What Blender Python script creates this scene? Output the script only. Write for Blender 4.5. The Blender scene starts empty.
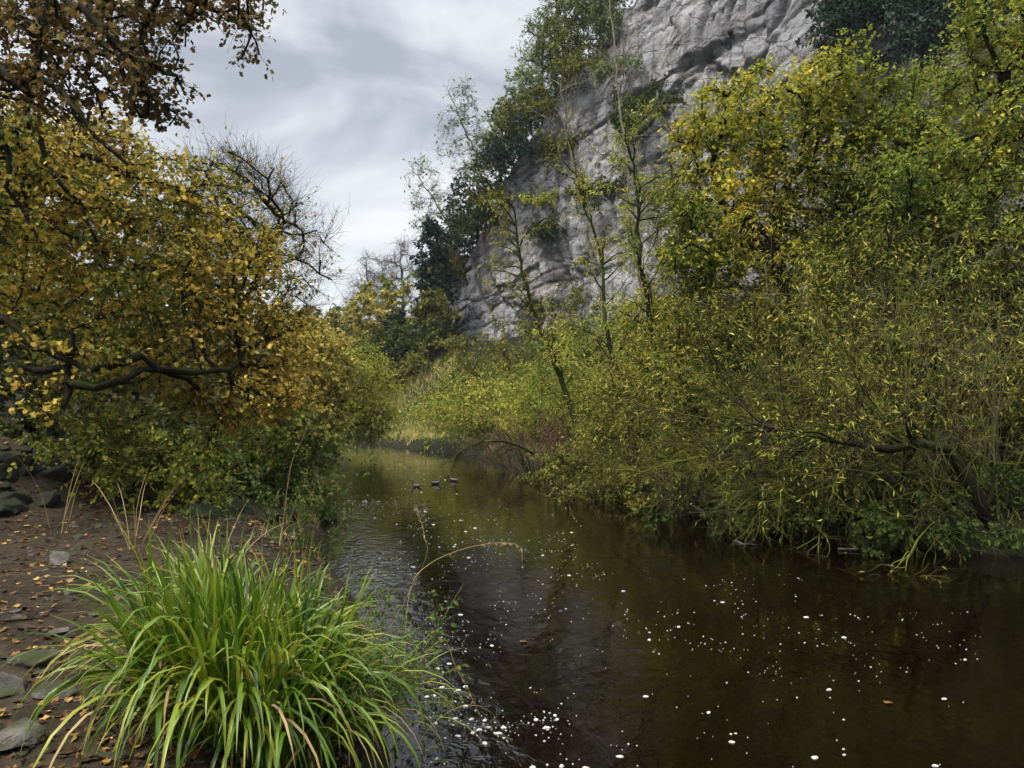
import bpy, math, random
import numpy as np

# ------------------------------------------------------------------ scene
scene = bpy.context.scene
COL = scene.collection
F = 760.0                      # focal length in pixels of a 1024 px wide frame
CAM = np.array([0.0, 0.0, 2.0])
PITCH = math.atan(26 / 760)

def P(x, y, Y):
    """world point seen at picture position (x, y) at distance Y"""
    c, s = math.cos(PITCH), math.sin(PITCH)
    u, v = (x - 512) / F, (384 - y) / F
    d = np.array([u, c - v * s, s + v * c])
    return CAM + d * (Y / d[1])

def norm(a):
    return a / np.maximum(np.linalg.norm(a, axis=-1, keepdims=True), 1e-9)

# ------------------------------------------------------------------ noise
def _hash(ix, iy, iz, seed):
    h = (ix.astype(np.uint32) * np.uint32(374761393) + iy.astype(np.uint32) * np.uint32(668265263)
         + iz.astype(np.uint32) * np.uint32(2147483647) + np.uint32(seed * 974711 + 1013))
    h = (h ^ (h >> np.uint32(13))) * np.uint32(1274126177)
    h = h ^ (h >> np.uint32(16))
    return (h & np.uint32(0xFFFFFF)).astype(np.float64) / float(0xFFFFFF)

def vnoise(p, seed=0):
    p = np.asarray(p, float)
    i = np.floor(p).astype(np.int64)
    f = p - i
    f = f * f * f * (f * (f * 6 - 15) + 10)
    out = 0
    for dx in (0, 1):
        for dy in (0, 1):
            for dz in (0, 1):
                w = (f[..., 0] if dx else 1 - f[..., 0]) * (f[..., 1] if dy else 1 - f[..., 1]) * (f[..., 2] if dz else 1 - f[..., 2])
                out = out + w * _hash(i[..., 0] + dx, i[..., 1] + dy, i[..., 2] + dz, seed)
    return out * 2 - 1

def fbm(p, octaves=4, seed=0, gain=0.5):
    p = np.asarray(p, float)
    a, s, t = 1.0, 0, 0
    for k in range(octaves):
        s = s + a * vnoise(p * 2 ** k + 17.3 * k, seed + k)
        t += a
        a *= gain
    return s / t

def facets(q, seed):
    """angular blocks: nearest-cell planes, each with its own offset and tilt"""
    i = np.floor(q).astype(np.int64)
    best = np.full(q.shape[:-1], 1e9); out = np.zeros(q.shape[:-1])
    for dx in (-1, 0, 1):
        for dy in (-1, 0, 1):
            c = i + np.array([dx, dy]); z = c[..., 0] * 0
            h = [_hash(c[..., 0], c[..., 1], z, seed + k) for k in range(5)]
            fx, fy = c[..., 0] + h[0], c[..., 1] + h[1]
            ddx, ddy = q[..., 0] - fx, q[..., 1] - fy
            d = ddx ** 2 + ddy ** 2
            v = (h[2] * 2 - 1) + 1.3 * (h[3] * 2 - 1) * ddx + 1.3 * (h[4] * 2 - 1) * ddy
            k = d < best
            best = np.where(k, d, best); out = np.where(k, v, out)
    return out

def ss(x):
    x = np.clip(x, 0, 1)
    return x * x * (3 - 2 * x)

# ------------------------------------------------------------------ mesh helpers
class MB:
    def __init__(self):
        self.v, self.f, self.n, self.attr = [], [], 0, []
    def add(self, verts, faces, attr=None):
        verts = np.asarray(verts, np.float32).reshape(-1, 3)
        faces = np.asarray(faces, np.int64)
        self.v.append(verts)
        self.f.append(faces + self.n)
        self.attr.append(np.zeros(len(verts), np.float32) if attr is None else np.asarray(attr, np.float32).ravel())
        self.n += len(verts)
    def build(self, name, mat, parent=None, smooth=True, origin=None):
        v = np.concatenate(self.v)
        if origin is not None:
            v = v - np.asarray(origin, np.float32)
        me = bpy.data.meshes.new(name)
        me.vertices.add(len(v))
        me.vertices.foreach_set('co', v.ravel())
        loops = np.concatenate([f.ravel() for f in self.f]).astype(np.int32)
        sizes = np.concatenate([np.full(len(f), f.shape[1]) for f in self.f])
        starts = (np.cumsum(sizes) - sizes).astype(np.int32)
        me.loops.add(len(loops))
        me.loops.foreach_set('vertex_index', loops)
        me.polygons.add(len(sizes))
        me.polygons.foreach_set('loop_start', starts)
        me.update(calc_edges=True)
        me.polygons.foreach_set('use_smooth', np.full(len(sizes), bool(smooth)))
        a = me.attributes.new('along', 'FLOAT', 'POINT')
        a.data.foreach_set('value', np.concatenate(self.attr))
        me.materials.append(mat)
        o = bpy.data.objects.new(name, me)
        COL.objects.link(o)
        if parent is not None:
            o.parent = parent
        elif origin is not None:
            o.location = origin
        return o

def thing(name, label, cat, loc, group=None):
    o = bpy.data.objects.new(name, None)
    o.empty_display_size = 0.2
    COL.objects.link(o)
    o.location = [float(k) for k in loc]
    tag(o, label, cat, group)
    return o

def tag(o, label, cat, group=None, kind=None):
    if label: o['label'] = label
    if cat: o['category'] = cat
    if group: o['group'] = group
    if kind: o['kind'] = kind
    return o

def frames(t):
    ref = np.where(np.abs(t[..., 2:3]) > 0.9, np.array([1.0, 0, 0]), np.array([0, 0, 1.0]))
    a = norm(np.cross(t, ref))
    b = np.cross(t, a)
    return a, b

def tubes(mb, pts, rad, sides=4):
    """pts (M,K,3), rad (M,K): one tube per row"""
    M, K, _ = pts.shape
    t = norm(np.gradient(pts, axis=1)) if K > 2 else norm(np.repeat(pts[:, 1:2] - pts[:, 0:1], 2, 1))
    a, b = frames(t)
    ang = np.arange(sides) * 2 * np.pi / sides
    ring = (np.cos(ang)[None, None, :, None] * a[:, :, None] + np.sin(ang)[None, None, :, None] * b[:, :, None])
    v = pts[:, :, None] + ring * rad[:, :, None, None]
    m, k, s = np.meshgrid(np.arange(M), np.arange(K - 1), np.arange(sides), indexing='ij')
    s2 = (s + 1) % sides
    idx = lambda m, k, s: (m * K + k) * sides + s
    f = np.stack([idx(m, k, s), idx(m, k, s2), idx(m, k + 1, s2), idx(m, k + 1, s)], -1).reshape(-1, 4)
    al = np.broadcast_to(np.linspace(0, 1, K)[None, :, None], (M, K, sides))
    mb.add(v, f, al)

LEAF = {
    'narrow': (np.array([[0, 0, 0], [.42, .5, .12], [1, 0, -.08], [.42, -.5, .12]]), np.array([[0, 1, 2], [0, 2, 3]])),
    'oval': (np.array([[0, 0, 0], [.3, .46, .1], [.7, .36, .06], [1, 0, -.1], [.7, -.36, .06], [.3, -.46, .1]]),
             np.array([[0, 1, 2, 3], [0, 3, 4, 5]])),
    'lobed': (np.array([[0, 0, 0], [.08, .5, .1], [.42, .3, .05], [.62, .52, .02], [1, 0, -.15], [.62, -.52, .02], [.42, -.3, .05], [.08, -.5, .1]]),
              np.array([[0, 1, 2, 3, 4], [0, 4, 5, 6, 7]])),
}

def leaves(mb, pos, d, nrm, length, width, shape):
    tpl, fc = LEAF[shape]
    d = norm(d)
    side = norm(np.cross(nrm, d))
    up = np.cross(d, side)
    v = (pos[:, None] + d[:, None] * (tpl[None, :, 0:1] * length[:, None, None])
         + side[:, None] * (tpl[None, :, 1:2] * width[:, None, None])
         + up[:, None] * (tpl[None, :, 2:3] * length[:, None, None]))
    N, k = len(pos), len(tpl)
    f = (np.arange(N) * k)[:, None, None] + fc[None]
    mb.add(v, f.reshape(-1, fc.shape[1]), np.broadcast_to(tpl[None, :, 0], (N, k)))

def shoots(rng, p0, d0, L, K, grav=0.0, wander=0.12, lax=0.0):
    pts = [p0]
    d = norm(d0)
    p = p0
    for k in range(K):
        d = norm(d + rng.normal(0, wander, d.shape) + np.array([0, 0, -grav * (1 + lax * (2.0 * k / max(K - 1, 1) - 1))]))
        p = p + d * (L / K)[:, None]
        pts.append(p)
    return np.stack(pts, 1)

def offshoots(rng, pts, n, tmin, tmax, spread, up=0.0):
    M, K, _ = pts.shape
    m = rng.integers(0, M, n)
    t = rng.uniform(tmin, tmax, n) * (K - 1)
    k = np.minimum(t.astype(int), K - 2)
    fr = (t - k)[:, None]
    p = pts[m, k] * (1 - fr) + pts[m, k + 1] * fr
    tan = norm(pts[m, k + 1] - pts[m, k])
    r = norm(rng.normal(size=(n, 3)))
    per = norm(r - tan * (r * tan).sum(-1, keepdims=True))
    a = rng.uniform(spread * .5, spread, n)[:, None]
    return p, norm(tan * np.cos(a) + per * np.sin(a) + np.array([0, 0, up])), m, t / (K - 1)

def leaf_on(mb, rng, pts, n, size, ratio, shape, tmin=.15, tmax=1.0, hang=0.3, flat=0.8, jitter=0.0):
    p, d, m, t = offshoots(rng, pts, n, tmin, tmax, 1.3)
    d = norm(d + np.array([0, 0, -hang]))
    if jitter:
        p = p + rng.normal(0, jitter, p.shape)
    nr = norm(rng.normal(size=(n, 3)) + np.array([0, 0, flat * 2]))
    L = size * rng.uniform(.45, 1.4, n)
    leaves(mb, p, d, nr, L, L * ratio * rng.uniform(.8, 1.2, n), shape)

# ------------------------------------------------------------------ materials
def mat_new(name):
    m = bpy.data.materials.new(name)
    m.use_nodes = True
    nt = m.node_tree
    nt.nodes.clear()
    out = nt.nodes.new('ShaderNodeOutputMaterial')
    return m, nt, out

def N(nt, kind, **kw):
    n = nt.nodes.new(kind)
    for k, v in kw.items():
        if k in n.inputs: n.inputs[k].default_value = v
        else: setattr(n, k, v)
    return n

def ramp(nt, stops, interp='LINEAR'):
    r = nt.nodes.new('ShaderNodeValToRGB')
    r.color_ramp.interpolation = interp
    e = r.color_ramp.elements
    while len(e) > 1: e.remove(e[-1])
    e[0].position = stops[0][0]; e[0].color = (*stops[0][1], 1)
    for p, c in stops[1:]:
        k = e.new(p); k.color = (*c, 1)
    return r

def leaf_mat(name, cols, noise_scale=0.5, spread=0.75, transl=0.3, rough=0.6, tip=None, gain=1.0, spec=.1, blue=1.1):
    cols = [(c[0], c[1], c[2] * blue) for c in cols]
    cols = [tuple(k * gain for k in c) for c in cols]
    m, nt, out = mat_new(name)
    g = N(nt, 'ShaderNodeNewGeometry')
    no = N(nt, 'ShaderNodeTexNoise', Scale=noise_scale, Detail=2.0)
    nt.links.new(g.outputs['Position'], no.inputs['Vector'])
    a = N(nt, 'ShaderNodeMath', operation='MULTIPLY_ADD')
    nt.links.new(g.outputs['Random Per Island'], a.inputs[0]); a.inputs[1].default_value = spread
    b = N(nt, 'ShaderNodeMath', operation='MULTIPLY_ADD')
    nt.links.new(no.outputs['Fac'], b.inputs[0]); b.inputs[1].default_value = 1.6; b.inputs[2].default_value = -0.3 - spread * .5
    nt.links.new(b.outputs[0], a.inputs[2])
    r = ramp(nt, [(i / (len(cols) - 1), c) for i, c in enumerate(cols)])
    nt.links.new(a.outputs[0], r.inputs[0])
    col = r.outputs[0]
    if tip is not None:
        at = N(nt, 'ShaderNodeAttribute', attribute_name='along')
        rr = ramp(nt, [(tip[1], (0, 0, 0)), (1, (1, 1, 1))])
        nt.links.new(at.outputs['Fac'], rr.inputs[0])
        mm = N(nt, 'ShaderNodeMath', operation='MULTIPLY')
        nt.links.new(rr.outputs[0], mm.inputs[0])
        nt.links.new(g.outputs['Random Per Island'], mm.inputs[1])
        mx = N(nt, 'ShaderNodeMixRGB'); mx.inputs[2].default_value = (*tip[0], 1)
        nt.links.new(mm.outputs[0], mx.inputs[0]); nt.links.new(col, mx.inputs[1])
        col = mx.outputs[0]
    p = N(nt, 'ShaderNodeBsdfPrincipled', Roughness=rough)
    p.inputs['Specular IOR Level'].default_value = spec
    t = N(nt, 'ShaderNodeBsdfTranslucent')
    mix = N(nt, 'ShaderNodeMixShader'); mix.inputs[0].default_value = transl
    nt.links.new(col, p.inputs['Base Color']); nt.links.new(col, t.inputs['Color'])
    nt.links.new(p.outputs[0], mix.inputs[1]); nt.links.new(t.outputs[0], mix.inputs[2])
    nt.links.new(mix.outputs[0], out.inputs[0])
    return m

def bark_mat(name, dark, light, moss=None, scale=6.0, rough=0.85):
    m, nt, out = mat_new(name)
    g = N(nt, 'ShaderNodeNewGeometry')
    no = N(nt, 'ShaderNodeTexNoise', Scale=scale, Detail=4.0)
    nt.links.new(g.outputs['Position'], no.inputs['Vector'])
    r = ramp(nt, [(.3, dark), (.7, light)])
    nt.links.new(no.outputs['Fac'], r.inputs[0])
    col = r.outputs[0]
    if moss:
        n2 = N(nt, 'ShaderNodeTexNoise', Scale=1.3, Detail=3.0)
        nt.links.new(g.outputs['Position'], n2.inputs['Vector'])
        r2 = ramp(nt, [(.45, (0, 0, 0)), (.6, (1, 1, 1))])
        nt.links.new(n2.outputs['Fac'], r2.inputs[0])
        mx = N(nt, 'ShaderNodeMixRGB'); mx.inputs[2].default_value = (*moss, 1)
        nt.links.new(r2.outputs[0], mx.inputs[0]); nt.links.new(col, mx.inputs[1])
        col = mx.outputs[0]
    p = N(nt, 'ShaderNodeBsdfPrincipled', Roughness=rough)
    p.inputs['Specular IOR Level'].default_value = 0.04
    bp = N(nt, 'ShaderNodeBump', Strength=0.6, Distance=0.02)
    nt.links.new(no.outputs['Fac'], bp.inputs['Height'])
    nt.links.new(bp.outputs[0], p.inputs['Normal'])
    nt.links.new(col, p.inputs['Base Color'])
    nt.links.new(p.outputs[0], out.inputs[0])
    return m

M = {}
M['gold'] = leaf_mat('gold_leaf', [(.032, .048, .012), (.075, .085, .02), (.145, .12, .028), (.22, .155, .036), (.17, .10, .028), (.36, .27, .09)], .45, .85, .35, gain=1.95, blue=.6)
M['bronze'] = leaf_mat('bronze_leaf', [(.035, .032, .014), (.065, .048, .018), (.105, .065, .024), (.15, .09, .03), (.09, .075, .022)], .6, .8, .4, gain=1.3, blue=.8)
M['olive'] = leaf_mat('olive_leaf', [(.03, .045, .01), (.065, .075, .015), (.11, .105, .018), (.17, .14, .022)], .4, .7, .3, gain=1.6)
M['hill_gold'] = leaf_mat('hill_gold_leaf', [(.045, .06, .014), (.105, .105, .022), (.17, .145, .028), (.235, .18, .036)], .12, .7, .3, gain=1.9)
M['yellow'] = leaf_mat('yellow_leaf', [(.065, .085, .012), (.11, .13, .017), (.18, .185, .022), (.30, .265, .03), (.36, .25, .024)], .35, .8, .4, gain=1.5)
M['yellowgreen'] = leaf_mat('yellow_green_leaf', [(.036, .056, .010), (.082, .105, .015), (.14, .152, .019), (.27, .24, .028)], .35, .85, .42, gain=2.0)
M['willow'] = leaf_mat('willow_leaf', [(.032, .04, .009), (.08, .086, .014), (.145, .138, .02), (.25, .21, .034)], .4, .9, .35, gain=2.15)
M['bend'] = leaf_mat('lemon_leaf', [(.07, .10, .014), (.13, .16, .02), (.21, .22, .026), (.31, .27, .035)], .2, .8, .4, gain=1.3)
M['palegreen'] = leaf_mat('pale_green_leaf', [(.05, .08, .025), (.11, .14, .045), (.19, .21, .07)], .3, .7, .3, gain=1.4)
M['green'] = leaf_mat('green_leaf', [(.022, .038, .008), (.045, .065, .011), (.085, .10, .017)], .5, .7, .3)
M['herb'] = leaf_mat('herb_leaf', [(.04, .08, .015), (.07, .12, .02), (.12, .15, .03), (.2, .17, .04)], 1.5, .7, .3)
M['yew'] = leaf_mat('yew_leaf', [(.012, .024, .016), (.022, .040, .026), (.036, .058, .034)], .3, .7, .15)
M['russet'] = leaf_mat('russet_leaf', [(.07, .035, .022), (.12, .06, .035), (.17, .10, .06)], .8, .8, .25)
M['sedge'] = leaf_mat('sedge_blade', [(.028, .062, .008), (.055, .112, .011), (.095, .16, .014), (.15, .20, .02), (.23, .22, .04)], 2.5, .9, .35, .34, tip=((.24, .21, .05), .86), spec=.32, blue=.7, gain=1.05)
M['straw'] = leaf_mat('straw_blade', [(.22, .15, .06), (.33, .24, .10), (.42, .32, .15)], 3, .8, .3)
M['grass'] = leaf_mat('grass_blade', [(.07, .10, .02), (.14, .15, .03), (.22, .19, .05), (.27, .21, .08)], .3, .8, .3, gain=1.75)
M['litter'] = leaf_mat('litter_leaf', [(.02, .012, .008), (.035, .02, .01), (.06, .032, .014), (.10, .05, .018), (.16, .085, .025), (.38, .24, .05)], 1.2, 1.0, .1)
M['bark'] = bark_mat('dark_bark', (.010, .008, .006), (.024, .019, .013), (.018, .024, .007))
M['bark_mossy'] = bark_mat('mossy_bark', (.012, .011, .008), (.03, .03, .015), (.045, .06, .014))
M['bark_pale'] = bark_mat('pale_bark', (.10, .09, .07), (.22, .20, .16))
M['bark_grey'] = bark_mat('grey_bark', (.05, .045, .042), (.10, .09, .085))
M['russet_bark'] = bark_mat('russet_bark', (.05, .028, .02), (.12, .07, .05))
M['stalk'] = bark_mat('green_stalk', (.05, .06, .02), (.10, .10, .04))
M['bark_osier'] = bark_mat('osier_bark', (.05, .046, .026), (.14, .125, .065), (.11, .12, .03), 3.0)
M['bark_twig'] = bark_mat('olive_twig_bark', (.018, .017, .009), (.058, .052, .026), (.10, .108, .018), 3.0)

# ------------------------------------------------------------------ tree growth
def colonise(rng, nodes, parent, attr, step, kill, tropism=(0, 0, .1), maxit=140, limit=9000):
    pos = [np.asarray(p, float) for p in nodes]
    par = list(parent)
    nch = [0] * len(pos)
    for p in par:
        if p >= 0: nch[p] += 1
    A = np.array(attr)
    NP = np.array(pos)
    d = np.linalg.norm(A[:, None] - NP[None], axis=-1)
    near = d.argmin(1); nd = d.min(1)
    trop = np.array(tropism)
    for it in range(maxit):
        keep = nd > kill
        A, near, nd = A[keep], near[keep], nd[keep]
        if len(A) == 0 or len(pos) > limit: break
        NP = np.array(pos)
        dirs = norm(A - NP[near])
        acc = np.zeros_like(NP)
        np.add.at(acc, near, dirs)
        act = np.unique(near)
        act = act[[nch[i] < 4 for i in act]]
        if len(act) == 0: break
        nd_ = norm(norm(acc[act]) + trop + rng.normal(0, .18, (len(act), 3)))
        new = NP[act] + nd_ * step
        base = len(pos)
        for j, i in enumerate(act):
            pos.append(new[j]); par.append(int(i)); nch.append(0); nch[i] += 1
        dn = np.linalg.norm(A[:, None] - new[None], axis=-1)
        k = dn.argmin(1); dm = dn[np.arange(len(A)), k]
        b = dm < nd
        near[b] = base + k[b]; nd[b] = dm[b]
    return np.array(pos), np.array(par)

def blob_points(rng, blobs, n, hollow=0.35):
    w = np.array([b[1][0] * b[1][1] * b[1][2] if len(b) < 3 else b[1][0] * b[1][1] * b[1][2] * b[2] for b in blobs]) ** .75
    c = rng.choice(len(blobs), n, p=w / w.sum())
    u = norm(rng.normal(size=(n, 3)))
    r = rng.uniform(hollow ** 3, 1, n) ** (1 / 3)
    ctr = np.array([b[0] for b in blobs]); rad = np.array([b[1] for b in blobs])
    return ctr[c] + u * r[:, None] * rad[c]

def skeleton_mesh(mb, pos, par, rad, sides=5):
    e = np.where(par >= 0)[0]
    p = par[e]
    nchild = {}
    d = np.zeros_like(pos)
    d[e] = pos[e] - pos[p]
    main = {}
    for c in e:
        q = par[c]
        if q not in main or rad[c] > rad[main[q]]: main[q] = c
    root = np.where(par < 0)[0]
    for r in root:
        if r in main: d[r] = d[main[r]]
    d = norm(d)
    ismain = np.array([main[par[c]] == c for c in e])
    a0, b0 = frames(d[p]); a1, b1 = frames(d[e])
    rs = np.where(ismain, rad[p], np.minimum(rad[p], rad[e] * 1.15))
    a0 = np.where(ismain[:, None], a0, a1); b0 = np.where(ismain[:, None], b0, b1)
    ang = np.arange(sides) * 2 * np.pi / sides
    cs, sn = np.cos(ang)[None, :, None], np.sin(ang)[None, :, None]
    v0 = pos[p][:, None] + (cs * a0[:, None] + sn * b0[:, None]) * rs[:, None, None]
    v1 = pos[e][:, None] + (cs * a1[:, None] + sn * b1[:, None]) * rad[e][:, None, None]
    v = np.concatenate([v0, v1], 1)
    E = len(e)
    s = np.arange(sides); s2 = (s + 1) % sides
    f = np.stack([s, s2, s2 + sides, s + sides], -1)[None] + (np.arange(E) * 2 * sides)[:, None, None]
    mb.add(v, f.reshape(-1, 4))

def resample(path, step):
    path = np.array(path, float)
    out = [path[0]]
    # smooth the given points with a Catmull-Rom curve first
    q = np.vstack([2 * path[0] - path[1], path, 2 * path[-1] - path[-2]])
    dense = []
    for i in range(1, len(q) - 2):
        for t in np.linspace(0, 1, 14, endpoint=False):
            a, b, c, d = q[i - 1], q[i], q[i + 1], q[i + 2]
            dense.append(.5 * (2 * b + (c - a) * t + (2 * a - 5 * b + 4 * c - d) * t * t + (3 * b - a - 3 * c + d) * t ** 3))
    dense.append(path[-1])
    dense = np.array(dense)
    L = np.concatenate([[0], np.cumsum(np.linalg.norm(np.diff(dense, axis=0), axis=1))])
    n = max(2, int(L[-1] / step) + 1)
    s = np.linspace(0, L[-1], n)
    return np.stack([np.interp(s, L, dense[:, k]) for k in range(3)], 1)

def make_tree(name, label, cat, trunk, blobs, bark='bark', leaf='gold', leaf_size=.08, ratio=.8, shape='oval',
              rbase=.15, nattr=500, step=.3, kill=None, ntwig=1500, twig=.5, nleaf=8000, grav=.03, hang=.3, flat=.8,
              limbs=(), seed=1, group=None, trop=(0, 0, .08), hollow=.35, thin=14, twig_r=.004, plane=1.0, limb_max=9.0, part_crown='crown', crook=.16, jitter=0.03, tips=1):
    rng = np.random.default_rng(seed)
    tp = resample(trunk, step)
    tp[1:] += rng.normal(0, step * crook, (len(tp) - 1, 3))
    nodes = list(tp); par = [-1] + list(range(len(tp) - 1))
    limb_idx = []
    for lb in limbs:
        lp = resample(lb, step)
        j = int(np.argmin(np.linalg.norm(np.array(nodes) - lp[0], axis=1)))
        lp[1:] += rng.normal(0, step * crook, (len(lp) - 1, 3))
        for q in lp[1:]:
            nodes.append(q); par.append(j); j = len(nodes) - 1; limb_idx.append((j, len(lp)))
        for k_ in range(1, len(lp)):
            limb_idx[-k_] = (limb_idx[-k_][0], k_ / len(lp))
    pts = blob_points(rng, blobs, nattr, hollow)
    pos, par = colonise(rng, nodes, par, pts, step, kill or step * 1.2, trop)
    n = len(pos)
    cnt = np.zeros(n)
    haschild = np.zeros(n, bool); haschild[par[par >= 0]] = True
    cnt[~haschild] = 1
    for i in range(n - 1, 0, -1):
        pass
    order = np.argsort(-depths(par))
    for i in order:
        if par[i] >= 0: cnt[par[i]] += cnt[i]
    rad = np.maximum(rbase * (cnt / cnt.max()) ** .52, twig_r * 1.3)
    for i_, q_ in limb_idx: rad[i_] = min(max(rad[i_], rbase * (.08 + .3 * q_)), limb_max * (.3 + .7 * q_))
    k0 = len(tp)
    flare = np.linspace(1, 0, k0) ** 6
    rad[:k0] *= 1 + .35 * flare
    root = thing(name, label, cat, tp[0], group)
    mb = MB()
    skeleton_mesh(mb, pos, par, rad, 6 if rbase > .1 else 5)
    cand = np.where((cnt <= thin) & (par >= 0))[0]
    c = rng.choice(cand, ntwig)
    dd = norm(norm(pos[c] - pos[par[c]]) + .75 * rng.normal(size=(ntwig, 3)) + np.array([0, 0, .1])) * np.array([1, 1, plane])
    fr = rng.uniform(0, 1, (ntwig, 1))
    tw = shoots(rng, pos[c] * fr + pos[par[c]] * (1 - fr), dd, twig * rng.uniform(.5, 1.3, ntwig), 3, grav, .15)
    tr = twig_r * np.array([1, .8, .55, .25])[None] * np.ones((ntwig, 1))
    tgt = mb
    if not nleaf: tgt = MB()
    tubes(tgt, tw, tr, 3)
    fine = None
    if tips > 1:
        nt_ = ntwig * tips
        p2, d2, _, _ = offshoots(rng, tw, nt_, .15, .95, .8)
        t2 = shoots(rng, p2, d2, twig * .55 * rng.uniform(.5, 1.3, nt_), 2, grav, .12)
        tubes(tgt, t2, twig_r * .6 * np.array([1, .75, .35])[None] * np.ones((nt_, 1)), 3)
        fine = t2
    o = np.array(tp[0], np.float32)
    mb.build('trunk', M[bark], root, origin=o)
    if nleaf:
        lb = MB()
        leaf_on(lb, rng, tw, nleaf, leaf_size, ratio, shape, hang=hang, flat=flat, jitter=jitter)
        if fine is not None:
            leaf_on(lb, rng, fine, nleaf // 2, leaf_size, ratio, shape, hang=hang, flat=flat, jitter=jitter)
        lb.build('crown', M[leaf], root, smooth=False, origin=o)
    else:
        tgt.build('crown', M[bark], root, origin=o)
    return root

def depths(par):
    d = np.zeros(len(par), int)
    for i in range(len(par)):          # parents always come before children
        if par[i] >= 0: d[i] = d[par[i]] + 1
    return d

def make_shrub(name, label, cat, base, n=14, L=2.5, lean=.6, grav=.03, bark='bark_twig', leaf='willow', r=.018, spread=.3,
               n2=120, L2=.45, n3=400, L3=.2, nleaf=3000, leaf_size=.08, ratio=.2, shape='narrow', seed=1, group=None, bias=(0, 0, 0),
               hang=.4, flat=.3, K=9, wander=.09, spread2=.8, twig_r=.004, squash=(1, 1)):
    rng = np.random.default_rng(seed)
    base = np.array(base, float)
    root = thing(name, label, cat, base, group)
    ang = rng.uniform(0, 2 * np.pi, n)
    off = np.stack([np.cos(ang) * squash[0], np.sin(ang) * squash[1], np.zeros(n)], 1)
    p0 = base + off * spread * rng.uniform(.1, 1, (n, 1)) - np.array([0, 0, .1])
    d0 = norm(off * rng.uniform(.2, lean * 1.6, (n, 1)) + np.array([0, 0, 1.0]) + np.array(bias))
    s1 = shoots(rng, p0, d0, L * rng.uniform(.6, 1.15, n), K, grav, wander)
    mb = MB()
    tap = np.linspace(1, .22, K + 1)
    tubes(mb, s1, r * rng.uniform(.6, 1.2, (n, 1)) * tap[None], 5)
    p, d, m, t = offshoots(rng, s1, n2, .2, 1, spread2, .12)
    s2 = shoots(rng, p, d, L * L2 * (1.15 - .6 * t) * rng.uniform(.5, 1.2, n2), 6, grav, wander * 1.2)
    tubes(mb, s2, max(twig_r, r * .4) * np.linspace(1, .3, 7)[None] * np.ones((n2, 1)), 4)
    p, d, m, t = offshoots(rng, s2, n3, .1, 1, .8, .05)
    s3 = shoots(rng, p, d, L * L3 * rng.uniform(.4, 1.2, n3), 4, grav, wander * 1.2)
    tubes(mb, s3, twig_r * np.linspace(1, .35, 5)[None] * np.ones((n3, 1)), 3)
    o = base.astype(np.float32)
    mb.build('stem', M[bark], root, origin=o)
    if nleaf:
        lb = MB()
        leaf_on(lb, rng, s3, int(nleaf * .7), leaf_size, ratio, shape, hang=hang, flat=flat)
        leaf_on(lb, rng, s2, int(nleaf * .3), leaf_size, ratio, shape, tmin=.35, hang=hang, flat=flat)
        lb.build('foliage', M[leaf], root, smooth=False, origin=o)
    return root

# ------------------------------------------------------------------ terrain
LB = np.array([(-12, 4.5), (-5, 2.4), (0, .95), (2, .15), (3, -.3), (3.6, -.55), (4.25, -.74), (5.2, -.95), (7, -1.45), (10, -2.4), (13.8, -3.5), (21.7, -5.8),
               (34, -8.6), (41, -10.5), (44, -14), (50, -30), (400, -30)])
RB = np.array([(-12, 14), (0, 11.5), (5, 9.6), (8, 8.4), (10.2, 7.0), (11.2, 5.6), (12.3, 4.3), (14.5, 3.3), (16.9, 2.5), (21.7, 1.7), (25.3, .6), (34, -2.6),
               (40, -5.6), (46, -8.5), (50, -20), (400, -20)])
CP = np.array([(-14, 78), (-9, 70), (-4.6, 63), (2, 56), (9, 47), (16, 38), (24, 29), (34, 20), (46, 12)], float)
CTOP = np.array([9, 11.5, 15, 27, 33, 36, 37, 37, 36], float)
CS = np.concatenate([[0], np.cumsum(np.linalg.norm(np.diff(CP, axis=0), axis=1))])

def cliff_plan(s):
    return np.stack([np.interp(s, CS, CP[:, 0]), np.interp(s, CS, CP[:, 1])], -1)

def cliff_dist(x, y):
    best = np.full(np.shape(x), 1e9)
    for i in range(len(CP) - 1):
        a, b = CP[i], CP[i + 1]
        ab = b - a
        t = np.clip(((x - a[0]) * ab[0] + (y - a[1]) * ab[1]) / (ab @ ab), 0, 1)
        best = np.minimum(best, np.hypot(x - a[0] - t * ab[0], y - a[1] - t * ab[1]))
    return best

def wob(y, seed):
    return .18 * fbm(np.stack([y * .9, y * 0 + seed, y * 0], -1), 3, seed)

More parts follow.
